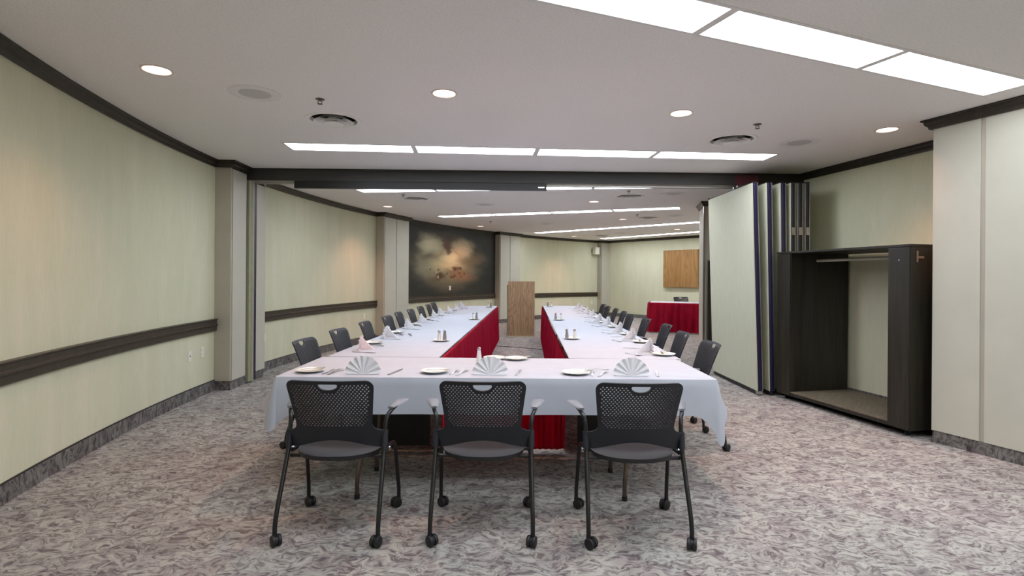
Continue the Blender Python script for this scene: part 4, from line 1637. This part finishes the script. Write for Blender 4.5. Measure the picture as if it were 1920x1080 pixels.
sk = skirt_mesh([el(-eL / 2 - 0.012, eW / 2), el(-eL / 2 - 0.012, -eW / 2 - 0.012), el(eL / 2 + 0.012, -eW / 2 - 0.012), el(eL / 2 + 0.012, eW / 2)],
                0.03, ez - 0.006, wl=0.17, amp=0.042, seed=12, flare=0.02)
tag(obj('table_skirt', sk, 'skirt', smooth=True, angle=70), 'red box-pleated skirt around the far table by the end wall', 'table skirt', G_SK)
dup(chair0, (4.97, 15.62, 0), PI + 0.12, 'grey mesh-back armchair behind the far red skirted table', 'chairs behind the far table')
dup(chair0, (5.78, 15.30, 0), PI - 0.30, 'grey armchair at the far red table, almost hidden by the pillar edge', 'chairs behind the far table')

# ------------------------------------------------------------------ oak wall cabinet on the end wall
w0 = P_END0 + end_dir * (0.622 * 3.782)
wl_ = (0.962 - 0.622) * 3.782
wr = math.atan2(end_dir.y, end_dir.x)
cb_ = thing('wall_cabinet', 'square oak two-door board cabinet hanging on the far end wall', 'cabinet', (w0.x, w0.y, 1.09), wr)
# local +X along the wall; the room is on local -Y
obj('carcass', box(0.0, wl_, -0.07, -0.001, 0.0, 1.215, 0.003), 'oak_dark', cb_)
for s in (0, 1):
    dr = obj('door', box(wl_ / 2 * s + (0.003 if s else 0), wl_ / 2 * (s + 1) - (0 if s else 0.003), -0.092, -0.0705, 0.004, 1.211, 0.003), 'cabinet_oak', cb_)
    xk = wl_ / 2 + (0.03 if s else -0.03)
    obj('pull', box(xk - 0.006, xk + 0.006, -0.100, -0.0925, 0.03, 0.075, 0.001), 'oak_dark', dr)


# ------------------------------------------------------------------ folded partition panels
G_PART = 'folded partition panels hanging from the beam'
PAN = [(2.868, 0.070, 1.9, 'nearest the tables, its pale green face turned to the room'),
       (3.022, 0.070, 1.25, 'second from the tables'),
       (3.178, 0.070, 0.9, 'third from the tables'),
       (3.290, 0.062, 0.5, 'fourth from the tables, partly behind the coat rack'),
       (3.372, 0.066, 0.3, 'fifth from the tables, with a latch on its edge'),
       (3.458, 0.060, 0.2, 'innermost, closest to the right wall')]
PY0, PY1 = 6.385, 7.80
for k, (x0, th, lean, where) in enumerate(PAN):
    z0, z1 = 0.055, 2.515
    t = thing('partition_panel', 'tall pale green folding partition panel ' + where, 'partition', (x0, PY0, 0), 0, G_PART)
    t.rotation_euler = (0, -math.radians(lean), 0)
    # lean: bottom stays, top swings towards the tables
    t.location = (x0 + math.tan(math.radians(lean)) * 1.25, PY0, 0)
    Lp = PY1 - PY0
    obj('face_panel', box(0.0, 0.010, 0.006, Lp, z0, z1, 0.002), 'partition', t)
    obj('face_panel', box(th - 0.010, th, 0.006, Lp, z0, z1, 0.002), 'partition', t)
    obj('core', box(0.0105, th - 0.0105, 0.010, Lp - 0.004, z0, z1 - 0.004), 'black_rubber', t)
    obj('edge_trim', box(0.0, 0.009, -0.004, 0.0055, z0, z1), 'pillar_panel' if k < 4 else 'alu', t)
    obj('edge_trim', box(th - 0.008, th, -0.004, 0.0055, z0, z1), 'alu', t)
    sm = 'navy' if k < 3 else 'black_rubber'
    bm = bmesh.new()
    add_box(bm, 0.010, th - 0.009, -0.002, 0.0095, z0 + 0.01, z1 - 0.005)
    add_tube(bm, [(th * 0.42, -0.004, z0 + 0.01), (th * 0.42, -0.004, z1 - 0.005)], 0.008, 8)
    obj('edge_seal', bm, sm, t)
    obj('bottom_seal', box(0.012, th - 0.012, 0.02, Lp - 0.01, 0.012, z0 - 0.0005), 'black_rubber', t)
    for yy in (0.50, 0.62):
        rl = bmesh.new()
        add_tube(rl, [(th / 2, yy, z1 - 0.003), (th / 2, yy, 2.566)], 0.007, 8)
        obj('hanger', rl, 'chrome', t)
    tr = box(0.002, th - 0.002, 0.0, Lp, z1 + 0.0005, z1 + 0.012)
    obj('top_seal', tr, 'black_rubber', t)
    if k >= 3:
        bm = bmesh.new()
        add_box(bm, th * 0.2, th * 0.8, -0.020, -0.0125, 1.90, 1.99)
        add_box(bm, th * 0.35, th * 0.65, -0.026, -0.0205, 1.92, 1.97)
        obj('latch', bm, 'chrome', t)
    if k == 0:
        obj('corner_bracket', box(0.004, th - 0.004, 0.0, 0.05, 0.012, 0.05), 'alu', t)
        obj('corner_block', box(-0.004, 0.02, Lp - 0.035, Lp + 0.002, z1 + 0.001, z1 + 0.022), 'black_rubber', t)


# ------------------------------------------------------------------ coat racks
def coat_rack(label, loc, rotz, L, Dp, Hh, stile, hasp=False, hook=True):
    """local: front on -Y, width along +X from the origin, depth towards +Y"""
    t = thing('coat_rack', label, 'coat rack', loc, rotz)
    z0 = 0.06
    for s in (0, 1):
        xa = 0.0 if s == 0 else L - stile
        sp = obj('side_panel', box(xa, xa + stile, 0.0, Dp, z0, Hh - 0.0225, 0.003), 'rack', t)
        # slightly raised stile board on the front
        obj('stile', box(xa + 0.004, xa + stile - 0.004, -0.012, -0.0005, z0 + 0.003, Hh - 0.026, 0.003), 'rack', sp)
    obj('top', box(-0.004, L + 0.004, -0.014, Dp, Hh - 0.022, Hh, 0.002), 'rack', t)
    obj('bottom', box(stile + 0.0005, L - stile - 0.0005, 0.0, Dp, z0, 0.094), 'rack', t)
    obj('shelf_carpet', box(stile + 0.0005, L - stile - 0.0005, -0.004, Dp - 0.004, 0.0945, 0.106), 'rack_carpet', t)
    rod = tube([(stile + 0.002, Dp * 0.45, Hh - 0.10), (L - stile - 0.002, Dp * 0.45, Hh - 0.10)], 0.016, 14)
    obj('hanging_rod', rod, 'pillar_panel', t, smooth=True, angle=50)
    for (cx_, cy_) in ((0.08, 0.07), (L - 0.08, 0.07), (0.08, Dp - 0.07), (L - 0.08, Dp - 0.07)):
        bm = bmesh.new()
        mt = Matrix.Translation((cx_, cy_, 0.026)) @ Matrix.Rotation(PI / 2, 4, 'Y')
        add_lathe(bm, [(0, -0.012), (0.024, -0.012), (0.026, -0.008), (0.026, 0.008), (0.024, 0.012), (0, 0.012)], 16, mt)
        add_box(bm, cx_ - 0.020, cx_ + 0.020, cy_ - 0.022, cy_ + 0.022, 0.050, 0.0598)
        add_box(bm, cx_ - 0.020, cx_ - 0.016, cy_ - 0.012, cy_ + 0.012, 0.022, 0.0505)
        add_box(bm, cx_ + 0.016, cx_ + 0.020, cy_ - 0.012, cy_ + 0.012, 0.022, 0.0505)
        obj('caster', bm, 'black_rubber', t)
    if hasp:
        bm = bmesh.new()
        add_box(bm, L + 0.0045, L + 0.009, 0.05, 0.07, Hh - 0.16, Hh - 0.06)
        add_box(bm, L + 0.0045, L + 0.011, 0.07, 0.13, Hh - 0.125, Hh - 0.105)
        obj('hasp', bm, 'chrome', t)
        kb = bmesh.new()
        add_lathe(kb, [(0, 0.0), (0.008, 0.0), (0.006, -0.008), (0, -0.010)], 10,
                  Matrix.Translation((L - stile * 0.45, -0.0125, Hh - 0.14)) @ Matrix.Rotation(-PI / 2, 4, 'X'))
        obj('peg', kb, 'chrome', t)
    return t


c0, c1 = Vector((3.106, 6.311)), Vector((3.470, 4.700))
cd = (c1 - c0).normalized()
# local +X runs from the far end to the near end; local +Y must point to the wall
coat_rack('large dark wooden coat rack on castors, open back, against the right wall', (c0.x, c0.y, 0), math.atan2(cd.y, cd.x), (c1 - c0).length, 0.77, 1.692, 0.213, hasp=True)
g0, g1 = Vector((3.262, 9.03)), Vector((3.10, 8.05))
gd = (g1 - g0).normalized()
coat_rack('dark coat rack mostly hidden between the folded partition and the far pillar', (g0.x, g0.y, 0), math.atan2(gd.y, gd.x), (g1 - g0).length, 0.5, 1.69, 0.12)

# ------------------------------------------------------------------ cable on the floor
pts = smooth_path([(-0.60, 11.0, 0.006), (-0.36, 10.82, 0.006), (0.10, 10.62, 0.006), (0.62, 10.28, 0.006), (0.95, 10.15, 0.006)], 8)
tag(obj('floor_cable', tube(pts, 0.006, 6), 'cable', smooth=True, angle=60), 'thin black cable crossing the carpet between the table rows', 'cable')
